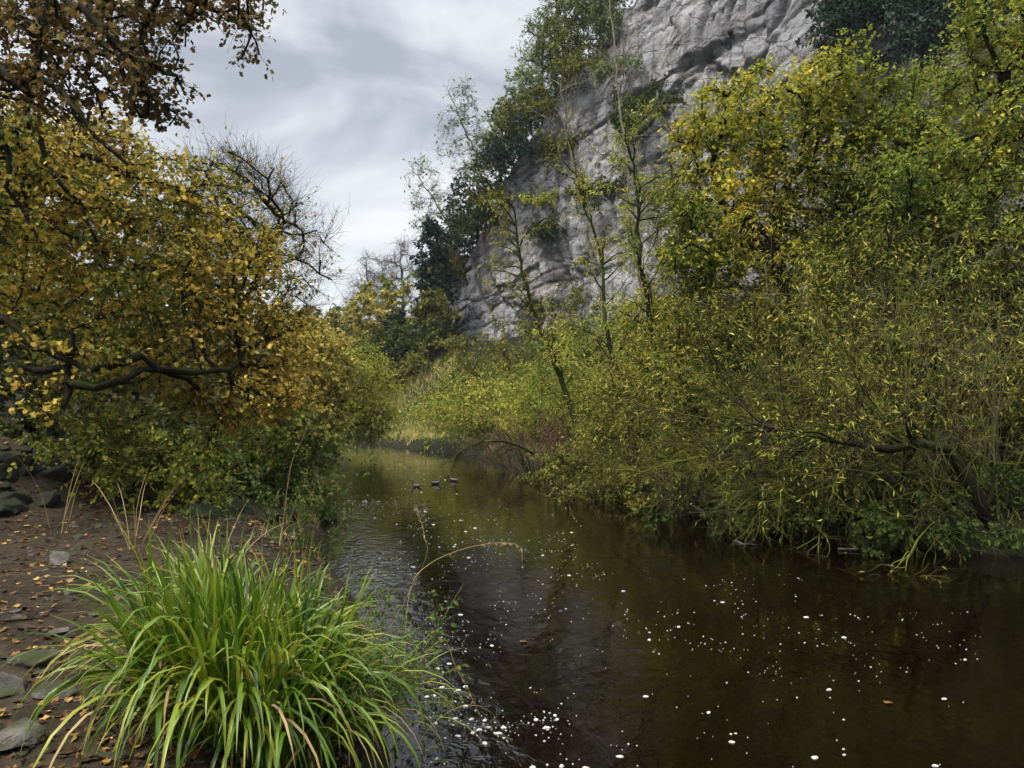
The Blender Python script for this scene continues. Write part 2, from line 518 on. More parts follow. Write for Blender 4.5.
def ground_z(x, y):
    x = np.asarray(x, float); y = np.asarray(y, float)
    xl = np.interp(y, LB[:, 0], LB[:, 1]) + wob(y, 3)
    xr = np.interp(y, RB[:, 0], RB[:, 1]) + wob(y, 5) * 1.5
    dl, dr = xl - x, x - xr
    p3 = np.stack([x, y, x * 0], -1)
    nz = fbm(p3 * .7, 4, 11)
    fine = fbm(p3 * 5, 3, 21)
    left = -.7 + .9 * ss((dl + .5) / .7) + .3 * ss((dl - .1) / 1.0) + .05 * nz + .032 * fine * ss(dl) + .36 * np.maximum(0, dl - 5.0 - .12 * np.minimum(y, 20)) * (1 + .3 * nz)
    beach = np.exp(-(((x + 6.2) / 2.2) ** 2 + ((y - 15.5) / 3.0) ** 2))
    mound = np.exp(-(((x + 9.4) / 2.6) ** 2 + ((y - 12.4) / 1.5) ** 2) ** 1.5)
    left = left - .22 * beach * ss(dl) + 1.15 * mound * ss(dl - 1)
    dc = cliff_dist(x, y)
    right = -.7 + 1.1 * ss((dr + .6) / 1.2) + .045 * np.maximum(dr, 0) + .08 * nz + 6.2 * ss(1 - dc / 15) ** 1.2
    z = np.where(dl > -.5, left, np.where(dr > -.6, right, -.7))
    far = ss((y - 47) / 8)
    hill = .34 * np.maximum(0, y - 52) + .6 + nz * 1.5
    hill = 26 * (1 - np.exp(-hill / 26))
    z = np.where(dr > 0, z, z * (1 - far)) + np.where(dr > 0, np.maximum(0, hill - z) * far * ss((x * -1 + 6) / 12), hill * far * 1.0)
    return np.minimum(z, 40)

def gz(x, y):
    return float(ground_z(np.array([x]), np.array([y]))[0])

def on_ground(px, Y, dz=0.0):
    x = (px - 512) / F * Y
    return np.array([x, Y, gz(x, Y) + dz])

def axis(dense_lo, dense_hi, step, lo, hi, g=1.07):
    a = list(np.arange(dense_lo, dense_hi, step))
    s = step; v = a[-1]
    while v < hi: s *= g; v += s; a.append(v)
    s = step; v = a[0]; b = []
    while v > lo: s *= g; v -= s; b.append(v)
    return np.array(b[::-1] + a)

def build_ground():
    xs = axis(-5, 5, .07, -160, 160); ys = axis(2, 9, .06, -14, 320, 1.05)
    X, Y = np.meshgrid(xs, ys, indexing='ij')
    Z = ground_z(X, Y)
    nx, ny = X.shape
    i, j = np.meshgrid(np.arange(nx - 1), np.arange(ny - 1), indexing='ij')
    f = np.stack([i * ny + j, (i + 1) * ny + j, (i + 1) * ny + j + 1, i * ny + j + 1], -1).reshape(-1, 4)
    xl = np.interp(Y, LB[:, 0], LB[:, 1])
    xr = np.interp(Y, RB[:, 0], RB[:, 1])
    grassy = np.where(Y > 46, 1, np.where(X > xl + .3, 1.0, ss((Y - 36) / 10)))
    mb = MB(); mb.add(np.stack([X, Y, Z], -1), f, grassy)
    m, nt, out = mat_new('earth')
    g = N(nt, 'ShaderNodeNewGeometry')
    n1 = N(nt, 'ShaderNodeTexNoise', Scale=1.1, Detail=8.0, Roughness=.65)
    n2 = N(nt, 'ShaderNodeTexNoise', Scale=14.0, Detail=6.0, Roughness=.7)
    for n in (n1, n2): nt.links.new(g.outputs['Position'], n.inputs['Vector'])
    mud = ramp(nt, [(.3, (.008, .006, .004)), (.48, (.022, .016, .010)), (.6, (.042, .032, .021)), (.75, (.09, .075, .055))])
    grs = ramp(nt, [(.3, (.006, .007, .003)), (.55, (.014, .015, .006)), (.75, (.05, .045, .016))])
    mx0 = N(nt, 'ShaderNodeMixRGB'); mx0.inputs[0].default_value = .5
    nt.links.new(n1.outputs['Fac'], mx0.inputs[1]); nt.links.new(n2.outputs['Fac'], mx0.inputs[2])
    nt.links.new(mx0.outputs[0], mud.inputs[0]); nt.links.new(mx0.outputs[0], grs.inputs[0])
    at = N(nt, 'ShaderNodeAttribute', attribute_name='along')
    mx = N(nt, 'ShaderNodeMixRGB')
    nt.links.new(at.outputs['Fac'], mx.inputs[0]); nt.links.new(mud.outputs[0], mx.inputs[1]); nt.links.new(grs.outputs[0], mx.inputs[2])
    p = N(nt, 'ShaderNodeBsdfPrincipled')
    p.inputs['Specular IOR Level'].default_value = .06
    rr = ramp(nt, [(.4, (.6, .6, .6)), (.6, (.95, .95, .95))])
    nt.links.new(n1.outputs['Fac'], rr.inputs[0]); nt.links.new(rr.outputs[0], p.inputs['Roughness'])
    bp = N(nt, 'ShaderNodeBump', Strength=.9, Distance=.05)
    nt.links.new(mx0.outputs[0], bp.inputs['Height']); nt.links.new(bp.outputs[0], p.inputs['Normal'])
    nt.links.new(mx.outputs[0], p.inputs['Base Color']); nt.links.new(p.outputs[0], out.inputs[0])
    o = mb.build('ground', m)
    tag(o, 'muddy brown riverbank and grassy valley floor rising to the hillsides', 'ground', kind='structure')
build_ground()

# ------------------------------------------------------------------ water
def build_water():
    xs = np.linspace(-45, 40, 18); ys = np.linspace(-12, 54, 16)
    X, Y = np.meshgrid(xs, ys, indexing='ij')
    nx, ny = X.shape
    i, j = np.meshgrid(np.arange(nx - 1), np.arange(ny - 1), indexing='ij')
    f = np.stack([i * ny + j, (i + 1) * ny + j, (i + 1) * ny + j + 1, i * ny + j + 1], -1).reshape(-1, 4)
    mb = MB(); mb.add(np.stack([X, Y, X * 0], -1), f)
    m, nt, out = mat_new('peaty_water')
    g = N(nt, 'ShaderNodeNewGeometry')
    mp = N(nt, 'ShaderNodeMapping'); mp.inputs['Scale'].default_value = (1.0, .75, 1)
    nt.links.new(g.outputs['Position'], mp.inputs['Vector'])
    a = N(nt, 'ShaderNodeTexNoise', Scale=7.0, Detail=3.0, Roughness=.55, Distortion=.6)
    b = N(nt, 'ShaderNodeTexNoise', Scale=1.6, Detail=2.0)
    c = N(nt, 'ShaderNodeTexNoise', Scale=.33, Detail=2.0)
    for n in (a, b, c): nt.links.new(mp.outputs[0], n.inputs['Vector'])
    # riffle: livelier water along the near left bank
    sx = N(nt, 'ShaderNodeSeparateXYZ'); nt.links.new(g.outputs['Position'], sx.inputs[0])
    l1 = N(nt, 'ShaderNodeMath', operation='MULTIPLY_ADD'); l1.inputs[1].default_value = .26; l1.inputs[2].default_value = 0
    nt.links.new(sx.outputs['Y'], l1.inputs[0])
    l2 = N(nt, 'ShaderNodeMath', operation='ADD'); nt.links.new(l1.outputs[0], l2.inputs[0]); nt.links.new(sx.outputs['X'], l2.inputs[1])
    rm = N(nt, 'ShaderNodeMapRange'); rm.inputs['From Min'].default_value = .75; rm.inputs['From Max'].default_value = 1.5
    rm.inputs['To Min'].default_value = 1.6; rm.inputs['To Max'].default_value = .3
    nt.links.new(l2.outputs[0], rm.inputs['Value'])
    r = ramp(nt, [(.35, (.35, .35, .35)), (.7, (1, 1, 1))]); nt.links.new(c.outputs['Fac'], r.inputs[0])
    k = N(nt, 'ShaderNodeMath', operation='MULTIPLY'); nt.links.new(r.outputs[0], k.inputs[0]); nt.links.new(rm.outputs[0], k.inputs[1])
    h = N(nt, 'ShaderNodeMath', operation='MULTIPLY'); nt.links.new(a.outputs['Fac'], h.inputs[0]); nt.links.new(k.outputs[0], h.inputs[1])
    h2 = N(nt, 'ShaderNodeMath', operation='MULTIPLY_ADD'); nt.links.new(b.outputs['Fac'], h2.inputs[0]); h2.inputs[1].default_value = .45
    nt.links.new(h.outputs[0], h2.inputs[2])
    bp = N(nt, 'ShaderNodeBump', Strength=1.0, Distance=.022); nt.links.new(h2.outputs[0], bp.inputs['Height'])
    p = N(nt, 'ShaderNodeBsdfPrincipled', Roughness=.04, IOR=1.45)
    p.inputs['Base Color'].default_value = (.0018, .0007, .0003, 1)
    nt.links.new(bp.outputs[0], p.inputs['Normal']); nt.links.new(p.outputs[0], out.inputs[0])
    o = mb.build('water', m)
    tag(o, 'dark peat brown river water with slow ripples between the wooded banks', 'river', kind='structure')
build_water()

# ------------------------------------------------------------------ cliff
def cliff_surface(s, v):
    """point on the rock face: s along the foot, v 0..1 up the face"""
    s = np.asarray(s, float); v = np.asarray(v, float)
    c = cliff_plan(s); e = 1.5
    t = norm(cliff_plan(s + e) - cliff_plan(s - e))
    n = np.stack([-t[..., 1], t[..., 0]], -1) * -1.0
    n = np.where((n[..., 0:1] * -.6 + n[..., 1:2] * -.8) < 0, -n, n)
    top = np.interp(s, CS, CTOP) + 1.2 * fbm(np.stack([s * .2, s * 0, s * 0], -1), 3, 8)
    z = v * top
    q = np.stack([s, z * 1.0, s * 0], -1)
    warp = fbm(q * .12, 3, 31)
    d = 1.5 * fbm(q * np.array([.05, .035, 1]), 2, 33)
    wq = q[..., :2] + .5 * np.stack([fbm(q * .6, 3, 91), fbm(q * .6, 3, 95)], -1)
    wq = np.stack([wq[..., 0], wq[..., 1] + .25 * wq[..., 0]], -1)
    zb = z - .2 * s + 1.2 * warp
    d = d + .6 * facets(np.stack([wq[..., 0] * .13, zb * .10 + .3 * wq[..., 0] * .13], -1), 101) + .2 * facets(np.stack([wq[..., 0] * .42, zb * .5], -1), 111) + .07 * facets(np.stack([wq[..., 0] * 1.2, zb * 1.6], -1), 121)
    # thin partings along the tilted beds
    for fq, wd, dp, sd in ((.19, .025, .5, 131), (.43, .035, .25, 137), (1.1, .06, .1, 139)):
        ph = zb * fq + .35 * fbm(np.stack([s * .08, zb * .2, s * 0], -1), 2, sd)
        fr = np.abs(ph - np.round(ph))
        d = d - dp * np.exp(-(fr / wd) ** 2) * np.clip(.6 + 1.4 * vnoise(np.stack([s * .13, zb * .3, s * 0], -1), sd + 1), 0, 1.4)
    # beds: stepped ledges that overhang
    for fq, amp, sd in ((.12, .4, 41), (.36, .12, 43)):
        ph = (z + 1.4 * warp - .2 * s) * fq + .5 * fbm(q * .25, 2, sd)
        fr = ph - np.floor(ph)
        d = d + amp * (ss(fr / .78) - 1.0 * ss((fr - .86) / .1)) * (.55 + .6 * vnoise(q * np.array([.15, .2, 1]), sd + 1))
    # upright joints
    j = np.abs(fbm(np.stack([s * .35 + .8 * warp, z * .05, s * 0], -1), 3, 51))
    d = d - .8 * np.exp(-(j / .025) ** 2)
    j2 = np.abs(fbm(np.stack([s * 1.1 + .6 * warp, z * .16, s * 0], -1), 3, 57))
    d = d - .22 * np.exp(-(j2 / .04) ** 2)
    d = d + .12 * fbm(q * 1.5, 4, 61, .6)
    # the hollows
    for cs, cz, ws, wz, dep in CAVES:
        d = d - dep * np.exp(-(((s - cs) / ws) ** 2 + ((z - cz) / wz) ** 2) ** 2)
    d = d * .68
    lean = -.10 * z
    out = c + n * (d + lean)[..., None]
    return np.concatenate([out, z[..., None]], -1), n, top

def s_at(px):
    """place along the cliff foot seen at picture column px"""
    ss_ = np.linspace(0, CS[-1], 800)
    c = cliff_plan(ss_)
    return float(ss_[np.argmin(np.abs(512 + c[:, 0] / c[:, 1] * F - px))])

CAVES = []
for px, py, w, h, dep in ((517, 318, 1.5, 1.1, 3.2), (612, 92, 1.6, .6, 1.6), (702, 36, 2.2, .45, 1.0), (668, 54, 1.0, .6, 1.0), (590, 195, 1.3, .8, 1.2), (565, 270, .8, 1.3, 1.2), (740, 30, .5, 2.0, .9)):
    s_ = s_at(px); Yc = cliff_plan(np.array(s_))[1] + .8
    CAVES.append((s_, 2 + (410 - py) / F * Yc, w, h, dep))

def build_cliff():
    ns, nv, nb = 520, 300, 16
    S = np.linspace(0, CS[-1], ns)
    V = np.linspace(0, 1, nv)
    SS, VV = np.meshgrid(S, V, indexing='ij')
    pts, n, top = cliff_surface(SS, VV)
    rim, nr = pts[:, -1], n[:, -1]
    rows = [pts]
    b = np.linspace(0, 1, nb)[1:] ** 1.4 * 26
    back = np.zeros((ns, len(b), 3))
    for k, bb in enumerate(b):
        pl = rim[:, :2] - nr * bb
        back[:, k, :2] = pl
        back[:, k, 2] = rim[:, 2] + 9 * (1 - math.exp(-bb * .55 / 9)) + .8 * fbm(np.stack([pl[:, 0] * .4, pl[:, 1] * .4, pl[:, 0] * 0], -1), 3, 71) * min(1, bb)
    G = np.concatenate([pts, back], 1)
    nvv = G.shape[1]
    i, j = np.meshgrid(np.arange(ns - 1), np.arange(nvv - 1), indexing='ij')
    f = np.stack([i * nvv + j, i * nvv + j + 1, (i + 1) * nvv + j + 1, (i + 1) * nvv + j], -1).reshape(-1, 4)
    al = np.zeros((ns, nvv)); al[:, nv:] = 1; al[:, nv - 3:nv] = .5
    mb = MB(); mb.add(G, f, al)
    m, nt, out = mat_new('limestone')
    g = N(nt, 'ShaderNodeNewGeometry')
    mpv = N(nt, 'ShaderNodeMapping'); mpv.inputs['Scale'].default_value = (1.2, 1.2, .14)
    nt.links.new(g.outputs['Position'], mpv.inputs['Vector'])
    a = N(nt, 'ShaderNodeTexNoise', Scale=.5, Detail=9.0, Roughness=.68)
    st = N(nt, 'ShaderNodeTexNoise', Scale=1.1, Detail=7.0, Roughness=.65)
    fi = N(nt, 'ShaderNodeTexNoise', Scale=3.5, Detail=8.0, Roughness=.75)
    nt.links.new(g.outputs['Position'], a.inputs['Vector']); nt.links.new(mpv.outputs[0], st.inputs['Vector']); nt.links.new(g.outputs['Position'], fi.inputs['Vector'])
    base = ramp(nt, [(.3, (.165, .166, .178)), (.45, (.275, .276, .292)), (.6, (.36, .361, .375)), (.75, (.50, .497, .495))])
    nt.links.new(a.outputs['Fac'], base.inputs[0])
    sr = ramp(nt, [(.36, (.32, .31, .30)), (.49, (1, 1, 1))]); nt.links.new(st.outputs['Fac'], sr.inputs[0])
    mu = N(nt, 'ShaderNodeMixRGB', blend_type='MULTIPLY'); mu.inputs[0].default_value = .85
    nt.links.new(base.outputs[0], mu.inputs[1]); nt.links.new(sr.outputs[0], mu.inputs[2])
    fr = ramp(nt, [(.34, (.33, .32, .31)), (.49, (1, 1, 1))]); nt.links.new(fi.outputs['Fac'], fr.inputs[0])
    mu2 = N(nt, 'ShaderNodeMixRGB', blend_type='MULTIPLY'); mu2.inputs[0].default_value = .8
    nt.links.new(mu.outputs[0], mu2.inputs[1]); nt.links.new(fr.outputs[0], mu2.inputs[2])
    # thin cracks between the blocks
    mpc = N(nt, 'ShaderNodeMapping'); mpc.inputs['Scale'].default_value = (.28, .28, .75); mpc.inputs['Rotation'].default_value = (.12, .18, .3)
    wn = N(nt, 'ShaderNodeTexNoise', Scale=.8, Detail=4.0); nt.links.new(g.outputs['Position'], wn.inputs['Vector'])
    wa = N(nt, 'ShaderNodeVectorMath', operation='MULTIPLY_ADD'); wa.inputs[1].default_value = (1.6, 1.6, 1.6)
    nt.links.new(wn.outputs['Color'], wa.inputs[0]); nt.links.new(g.outputs['Position'], wa.inputs[2]); nt.links.new(wa.outputs[0], mpc.inputs['Vector'])
    vo = N(nt, 'ShaderNodeTexVoronoi', feature='DISTANCE_TO_EDGE', Scale=1.0); nt.links.new(mpc.outputs[0], vo.inputs['Vector'])
    vr = ramp(nt, [(.0, (.28, .27, .26)), (.035, (1, 1, 1))]); nt.links.new(vo.outputs['Distance'], vr.inputs[0])
    mu3 = N(nt, 'ShaderNodeMixRGB', blend_type='MULTIPLY'); mu3.inputs[0].default_value = .75
    nt.links.new(mu2.outputs[0], mu3.inputs[1]); nt.links.new(vr.outputs[0], mu3.inputs[2]); mu2 = mu3
    # darker and paler beds
    mpb = N(nt, 'ShaderNodeMapping'); mpb.inputs['Scale'].default_value = (.12, .12, 1.3); mpb.inputs['Rotation'].default_value = (-.12, .12, 0)
    nt.links.new(g.outputs['Position'], mpb.inputs['Vector'])
    bn = N(nt, 'ShaderNodeTexNoise', Scale=.8, Detail=6.0, Roughness=.65); nt.links.new(mpb.outputs[0], bn.inputs['Vector'])
    br = ramp(nt, [(.36, (.5, .49, .5)), (.52, (1, 1, 1))]); nt.links.new(bn.outputs['Fac'], br.inputs[0])
    mu4 = N(nt, 'ShaderNodeMixRGB', blend_type='MULTIPLY'); mu4.inputs[0].default_value = .8
    nt.links.new(mu2.outputs[0], mu4.inputs[1]); nt.links.new(br.outputs[0], mu4.inputs[2]); mu2 = mu4
    # ochre and pinkish stains
    oc = N(nt, 'ShaderNodeTexNoise', Scale=.22, Detail=5.0); nt.links.new(g.outputs['Position'], oc.inputs['Vector'])
    ocr = ramp(nt, [(.55, (0, 0, 0)), (.7, (.6, .6, .6))]); nt.links.new(oc.outputs['Fac'], ocr.inputs[0])
    mo = N(nt, 'ShaderNodeMixRGB', blend_type='MULTIPLY'); mo.inputs[2].default_value = (.85, .68, .52, 1)
    nt.links.new(ocr.outputs[0], mo.inputs[0]); nt.links.new(mu2.outputs[0], mo.inputs[1])
    # soil and turf where it is flat enough
    sx = N(nt, 'ShaderNodeSeparateXYZ'); nt.links.new(g.outputs['Normal'], sx.inputs[0])
    at = N(nt, 'ShaderNodeAttribute', attribute_name='along')
    fl = N(nt, 'ShaderNodeMapRange'); fl.inputs['From Min'].default_value = .45; fl.inputs['From Max'].default_value = .75
    nt.links.new(sx.outputs['Z'], fl.inputs['Value'])
    mxm = N(nt, 'ShaderNodeMath', operation='MAXIMUM'); nt.links.new(fl.outputs[0], mxm.inputs[0]); nt.links.new(at.outputs['Fac'], mxm.inputs[1])
    mg = N(nt, 'ShaderNodeMixRGB'); mg.inputs[2].default_value = (.06, .06, .025, 1)
    nt.links.new(mxm.outputs[0], mg.inputs[0]); nt.links.new(mo.outputs[0], mg.inputs[1])
    p = N(nt, 'ShaderNodeBsdfPrincipled', Roughness=.9); p.inputs['Specular IOR Level'].default_value = .15
    f3 = N(nt, 'ShaderNodeTexNoise', Scale=9.0, Detail=6.0, Roughness=.75); nt.links.new(wa.outputs[0], f3.inputs['Vector'])
    ad0 = N(nt, 'ShaderNodeMath', operation='MULTIPLY_ADD'); ad0.inputs[1].default_value = .45
    nt.links.new(f3.outputs['Fac'], ad0.inputs[0]); nt.links.new(fi.outputs['Fac'], ad0.inputs[2])
    ad1 = N(nt, 'ShaderNodeMath', operation='MULTIPLY_ADD'); ad1.inputs[1].default_value = .5
    nt.links.new(vr.outputs[0], ad1.inputs[0]); nt.links.new(ad0.outputs[0], ad1.inputs[2])
    ad = N(nt, 'ShaderNodeMath', operation='ADD'); nt.links.new(ad1.outputs[0], ad.inputs[0]); nt.links.new(st.outputs['Fac'], ad.inputs[1])
    bp = N(nt, 'ShaderNodeBump', Strength=1.0, Distance=.16); nt.links.new(ad.outputs[0], bp.inputs['Height'])
    nt.links.new(bp.outputs[0], p.inputs['Normal']); nt.links.new(mg.outputs[0], p.inputs['Base Color']); nt.links.new(p.outputs[0], out.inputs[0])
    o = mb.build('cliff', m)
    tag(o, 'tall grey limestone cliff with ledges and hollows above the right bank', 'cliff', kind='structure')
build_cliff()

def rim_at(px, back=0.0):
    """rim of the cliff near picture column px, moved back from the edge"""
    S = np.linspace(0, CS[-1], 500)
    p, n, t = cliff_surface(S, np.ones(500))
    k = int(np.argmin(np.abs(512 + p[:, 0] / p[:, 1] * F - px)))
    q = p[k].copy(); q[:2] -= n[k] * back
    q[2] += 9 * (1 - math.exp(-back * .55 / 9))
    return q

def face_at(px, py):
    S, V = np.meshgrid(np.linspace(0, CS[-1], 300), np.linspace(0, 1, 120), indexing='ij')
    p, n, t = cliff_surface(S, V)
    x = 512 + p[..., 0] / p[..., 1] * F; y = 410 - (p[..., 2] - 2) / p[..., 1] * F
    k = np.argmin((x - px) ** 2 + (y - py) ** 2)
    return p.reshape(-1, 3)[k]
def B(px, py, Y, rx, ry, rd=None, w=1.0):
    a, c = rx * Y / F, ry * Y / F
    return (P(px, py, Y), np.array([a, rd if rd else max(a, c) * .8, c]), w)

# ================================================================== LEFT BANK TREES
# overhanging bronze tree, trunk just outside the picture
make_tree('overhanging_tree', 'bronze leaved tree whose boughs hang over the top left against the sky', 'tree',
          [(-8.2, 8.5, gz(-8.2, 8.5) - .2), (-8.1, 8.4, 3), (-7.6, 8.3, 5.5), (-7.2, 8.2, 8.5)],
          [B(40, -40, 8, 90, 60, 1.3), B(150, -25, 8, 80, 40, 1.0), B(225, -2, 8.3, 52, 32, .7), B(252, 40, 8.3, 20, 28, .4), B(125, 40, 8, 30, 45, .6, 2), B(155, 95, 8, 30, 36, .5, 3), B(170, 40, 8, 24, 45, .5, 2), B(30, 40, 7.6, 50, 30, .8), B(70, 95, 8, 50, 26, .6, 2), B(20, 100, 8, 30, 30, .6, 2)],
          leaf='bronze', leaf_size=.055, ratio=.85, shape='lobed', rbase=.17, limb_max=.075, plane=.5, nattr=1000, step=.17, kill=.18, ntwig=2600, twig=.26, nleaf=11000,
          limbs=[[(-7.5, 8.3, 5.8), P(0, 68, 6.5), P(40, 78, 6.2), P(70, 105, 6.1), P(105, 138, 6.1), P(122, 168, 6.1)],
                 [P(0, 68, 6.5), P(18, 85, 6.3), P(35, 88, 6.3), P(32, 45, 6.3), P(10, 8, 6.3)],
                 [(-7.2, 8.2, 7.0), P(-20, -5, 6.6), P(20, 22, 6.3), P(55, 42, 6.2), P(102, 55, 6.2)], [P(35, 32, 6.2), P(52, -5, 6.5), P(85, 14, 6.3), P(105, 42, 6.3), P(128, 75, 6.3)],
                 [(-7.2, 8.2, 8.0), P(70, -8, 7.4), P(100, 20, 7.2), P(125, 55, 7.2), P(135, 90, 7.2)],
                 [(-7.2, 8.2, 8.2), P(60, -60, 8), P(150, -10, 8.1), P(220, 10, 8.3), P(250, 30, 8.3)]],
          seed=11, hang=.4, twig_r=.0032, hollow=.1)
# big golden tree with dark crooked boughs
make_tree('golden_tree', 'large golden brown tree with dark crooked boughs spreading low over the stones', 'tree',
          [(-9.2, 11.5, gz(-9.2, 11.5) - .3), P(-60, 395, 11.2), P(-40, 330, 11.2), P(-20, 250, 11.3), P(20, 190, 11.5), P(60, 150, 11.6)],
          [B(30, 255, 11.4, 75, 55, 1.4), B(60, 190, 11.8, 70, 40, 1.5), B(130, 215, 12, 70, 50, 1.5), B(140, 285, 12, 75, 45, 1.4), B(215, 262, 12.6, 75, 66, 1.4), B(250, 330, 12.8, 66, 46, 1.3), B(286, 350, 13, 38, 50, 1.0), B(180, 345, 12, 55, 50, 1.2), B(240, 395, 12.6, 56, 36, 1.0), B(290, 400, 13, 30, 40, .8), B(110, 155, 12, 60, 30, 1.2, 1.6), B(40, 135, 12, 50, 34, 1.2, 1.4), B(190, 190, 12.3, 40, 30, .8, 1.3), B(215, 180, 12.4, 20, 20, .6, 1.5)],
          leaf='gold', leaf_size=.068, ratio=.85, shape='lobed', rbase=.19, limb_max=.085, plane=.4, nattr=1700, step=.25, kill=.26, ntwig=5600, twig=.42, nleaf=25000,
          limbs=[[P(-55, 385, 11.2), P(0, 345, 10.6), P(40, 348, 10.3), P(80, 352, 10.2), P(110, 350, 10.2)],
                 [P(0, 345, 10.6), P(30, 372, 10.4), P(62, 365, 10.3), P(75, 330, 10.3), P(92, 318, 10.4)],
                 [P(-55, 390, 11.2), P(0, 322, 10.6), P(22, 338, 10.4), P(50, 350, 10.3), P(100, 372, 10.2), P(116, 350, 10.2)],
                 [P(62, 365, 10.3), P(82, 390, 10.2), P(112, 384, 10.2), P(150, 372, 10.6), P(200, 385, 11.5)], [P(62, 365, 10.3), P(72, 396, 10.2), P(62, 410, 10.2)],
                 [P(10, 360, 10.5), P(30, 385, 10.3), P(40, 410, 10.2)],
                 [P(100, 372, 10.2), P(140, 360, 10.5), P(190, 378, 11), P(240, 360, 12)],
                 [P(-20, 260, 11.3), P(2, 130, 9.4), P(8, 190, 9.2), P(28, 215, 9.1), P(40, 245, 9.1)],
                 [P(20, 180, 11.5), P(25, 120, 9.5), P(45, 160, 9.3), P(70, 190, 9.2), P(82, 210, 9.2), P(98, 240, 9.2)]],
          seed=12, hang=.35, twig_r=.0045, hollow=.1, jitter=.06)
make_tree('bare_tree', 'half bare tree with fine upright twigs against the sky on the left bank', 'tree',
          [(-6.8, 15.5, gz(-6.8, 15.5) - .3), P(225, 400, 15.3), P(240, 320, 15), P(262, 260, 15), P(280, 215, 15)],
          [B(225, 178, 15, 36, 30, 1.2), B(262, 205, 15, 40, 42, 1.2), B(300, 238, 15.2, 24, 40, 1.0), B(300, 300, 15, 24, 40, 1.0), B(225, 250, 15, 40, 50, 1.2)],
          bark='bark', nleaf=800, leaf='gold', leaf_size=.07, rbase=.12, nattr=420, step=.3, ntwig=1700, twig=.65, grav=-.06, seed=13, tips=2, trop=(.05, 0, .25), twig_r=.0045)
make_tree('beech_tree', 'tall yellow brown tree filling the slope behind the golden one', 'tree',
          [(-11.5, 18, gz(-11.5, 18) - .3), (-11.3, 18, 4), (-10.6, 18, 7.5)],
          [B(90, 230, 18, 100, 60, 2.2), B(190, 290, 18, 90, 80, 2), B(60, 330, 17, 80, 80, 2), B(200, 230, 18, 45, 45, 1.4), B(255, 340, 18, 50, 70, 1.5), B(10, 200, 18, 80, 70, 2), B(60, 160, 18, 90, 30, 1.6), B(270, 410, 18, 50, 50, 1.4)],
          leaf='olive', leaf_size=.13, shape='oval', rbase=.22, nattr=1000, step=.45, ntwig=3000, twig=.6, nleaf=15000, seed=14, tips=1, hollow=.1)
for k, (x, y, h, r, lf, lab) in enumerate([
        (-19, 27, 11, 3.6, 'hill_gold', 'broad amber tree on the left slope behind the bronze boughs'),
        (-25, 26, 13, 4.4, 'olive', 'tall dull green tree farthest up the left slope'),
        (-15, 30, 8.5, 3.2, 'olive', 'rounded olive tree between the half bare tree and the left slope'),
        (-17, 17, 8, 3.2, 'green', 'dark green tree on the slope behind the mossy stones')]):
    z = gz(x, y)
    make_tree('hillside_tree', lab, 'tree', [(x, y, z - .3), (x + .2, y, z + h * .4), (x, y + .2, z + h * .75)],
              [((x, y, z + h * .62), np.array([r, r, h * .38])), ((x + r * .5, y - r * .4, z + h * .4), np.array([r * .7, r * .7, h * .25])), ((x - r * .4, y - r * .5, z + h * .45), np.array([r * .7, r * .7, h * .3])), ((x, y, z + h * .25), np.array([r * .9, r * .9, h * .2]))],
              leaf=lf, leaf_size=.2, rbase=.22, nattr=420, step=.6, ntwig=1600, twig=.8, nleaf=11000, seed=30 + k, tips=1, hollow=.1, group='trees on the left slope')
# farther along the left bank
make_tree('alder_tree', 'ochre yellow tree leaning over the far bend of the river', 'tree',
          [(-7.9, 25, gz(-7.9, 25) - .3), P(290, 420, 25), P(310, 385, 25), P(320, 350, 25)],
          [B(312, 356, 25, 36, 28, 1.6), B(296, 395, 25, 40, 40, 1.6), B(330, 380, 25, 26, 34, 1.4), B(318, 422, 25, 30, 20, 1.2)],
          leaf='hill_gold', leaf_size=.11, shape='oval', rbase=.14, nattr=600, step=.32, ntwig=2600, twig=.5, nleaf=14000, seed=15, tips=1)
make_tree('willow_tree', 'rounded yellow green willow drooping to the water at the far bend', 'tree',
          [(-8.9, 35, gz(-8.9, 35) - .3), P(340, 415, 35), P(348, 380, 35)],
          [B(355, 368, 35, 34, 32, 2), B(374, 395, 35, 26, 40, 1.8), B(335, 385, 35, 36, 44, 2), B(355, 425, 35, 40, 20, 1.5)],
          leaf='bend', leaf_size=.15, ratio=.4, shape='narrow', rbase=.2, nattr=500, step=.42, ntwig=2400, twig=.7, nleaf=15000, grav=.1, hang=.6, seed=16, tips=1)
# left understorey
SH = dict(bark='bark_mossy')
make_shrub('hazel_bush', 'green leafy bush below the golden boughs beside the stones', 'bush', on_ground(180, 13.2), n=16, L=2.1, leaf='yellowgreen', shape='oval', ratio=.7, leaf_size=.075, nleaf=6800, n2=200, n3=800, spread=.7, lean=.9, grav=.06, seed=41, **SH)
make_shrub('hazel_bush', 'wide mossy green bush under the crooked boughs of the golden tree', 'bush', on_ground(140, 14.0), n=16, L=2.3, leaf='olive', shape='oval', ratio=.7, leaf_size=.075, nleaf=6800, n2=200, n3=800, spread=.9, lean=1.0, grav=.07, seed=42, **SH)
make_shrub('hazel_bush', 'green bush filling the gap between boughs and bramble', 'bush', on_ground(215, 14.2), n=16, L=1.9, leaf='green', shape='oval', ratio=.7, leaf_size=.08, nleaf=6500, n2=200, n3=800, spread=.9, lean=1.0, grav=.07, seed=49, **SH)
make_shrub('bramble_bush', 'low tangled bramble at the water edge beyond the stony beach', 'bush', on_ground(240, 13.8), n=18, L=1.1, leaf='herb', shape='oval', ratio=.65, leaf_size=.065, nleaf=5600, n2=160, n3=600, spread=.8, lean=1.2, grav=.16, seed=43, **SH)
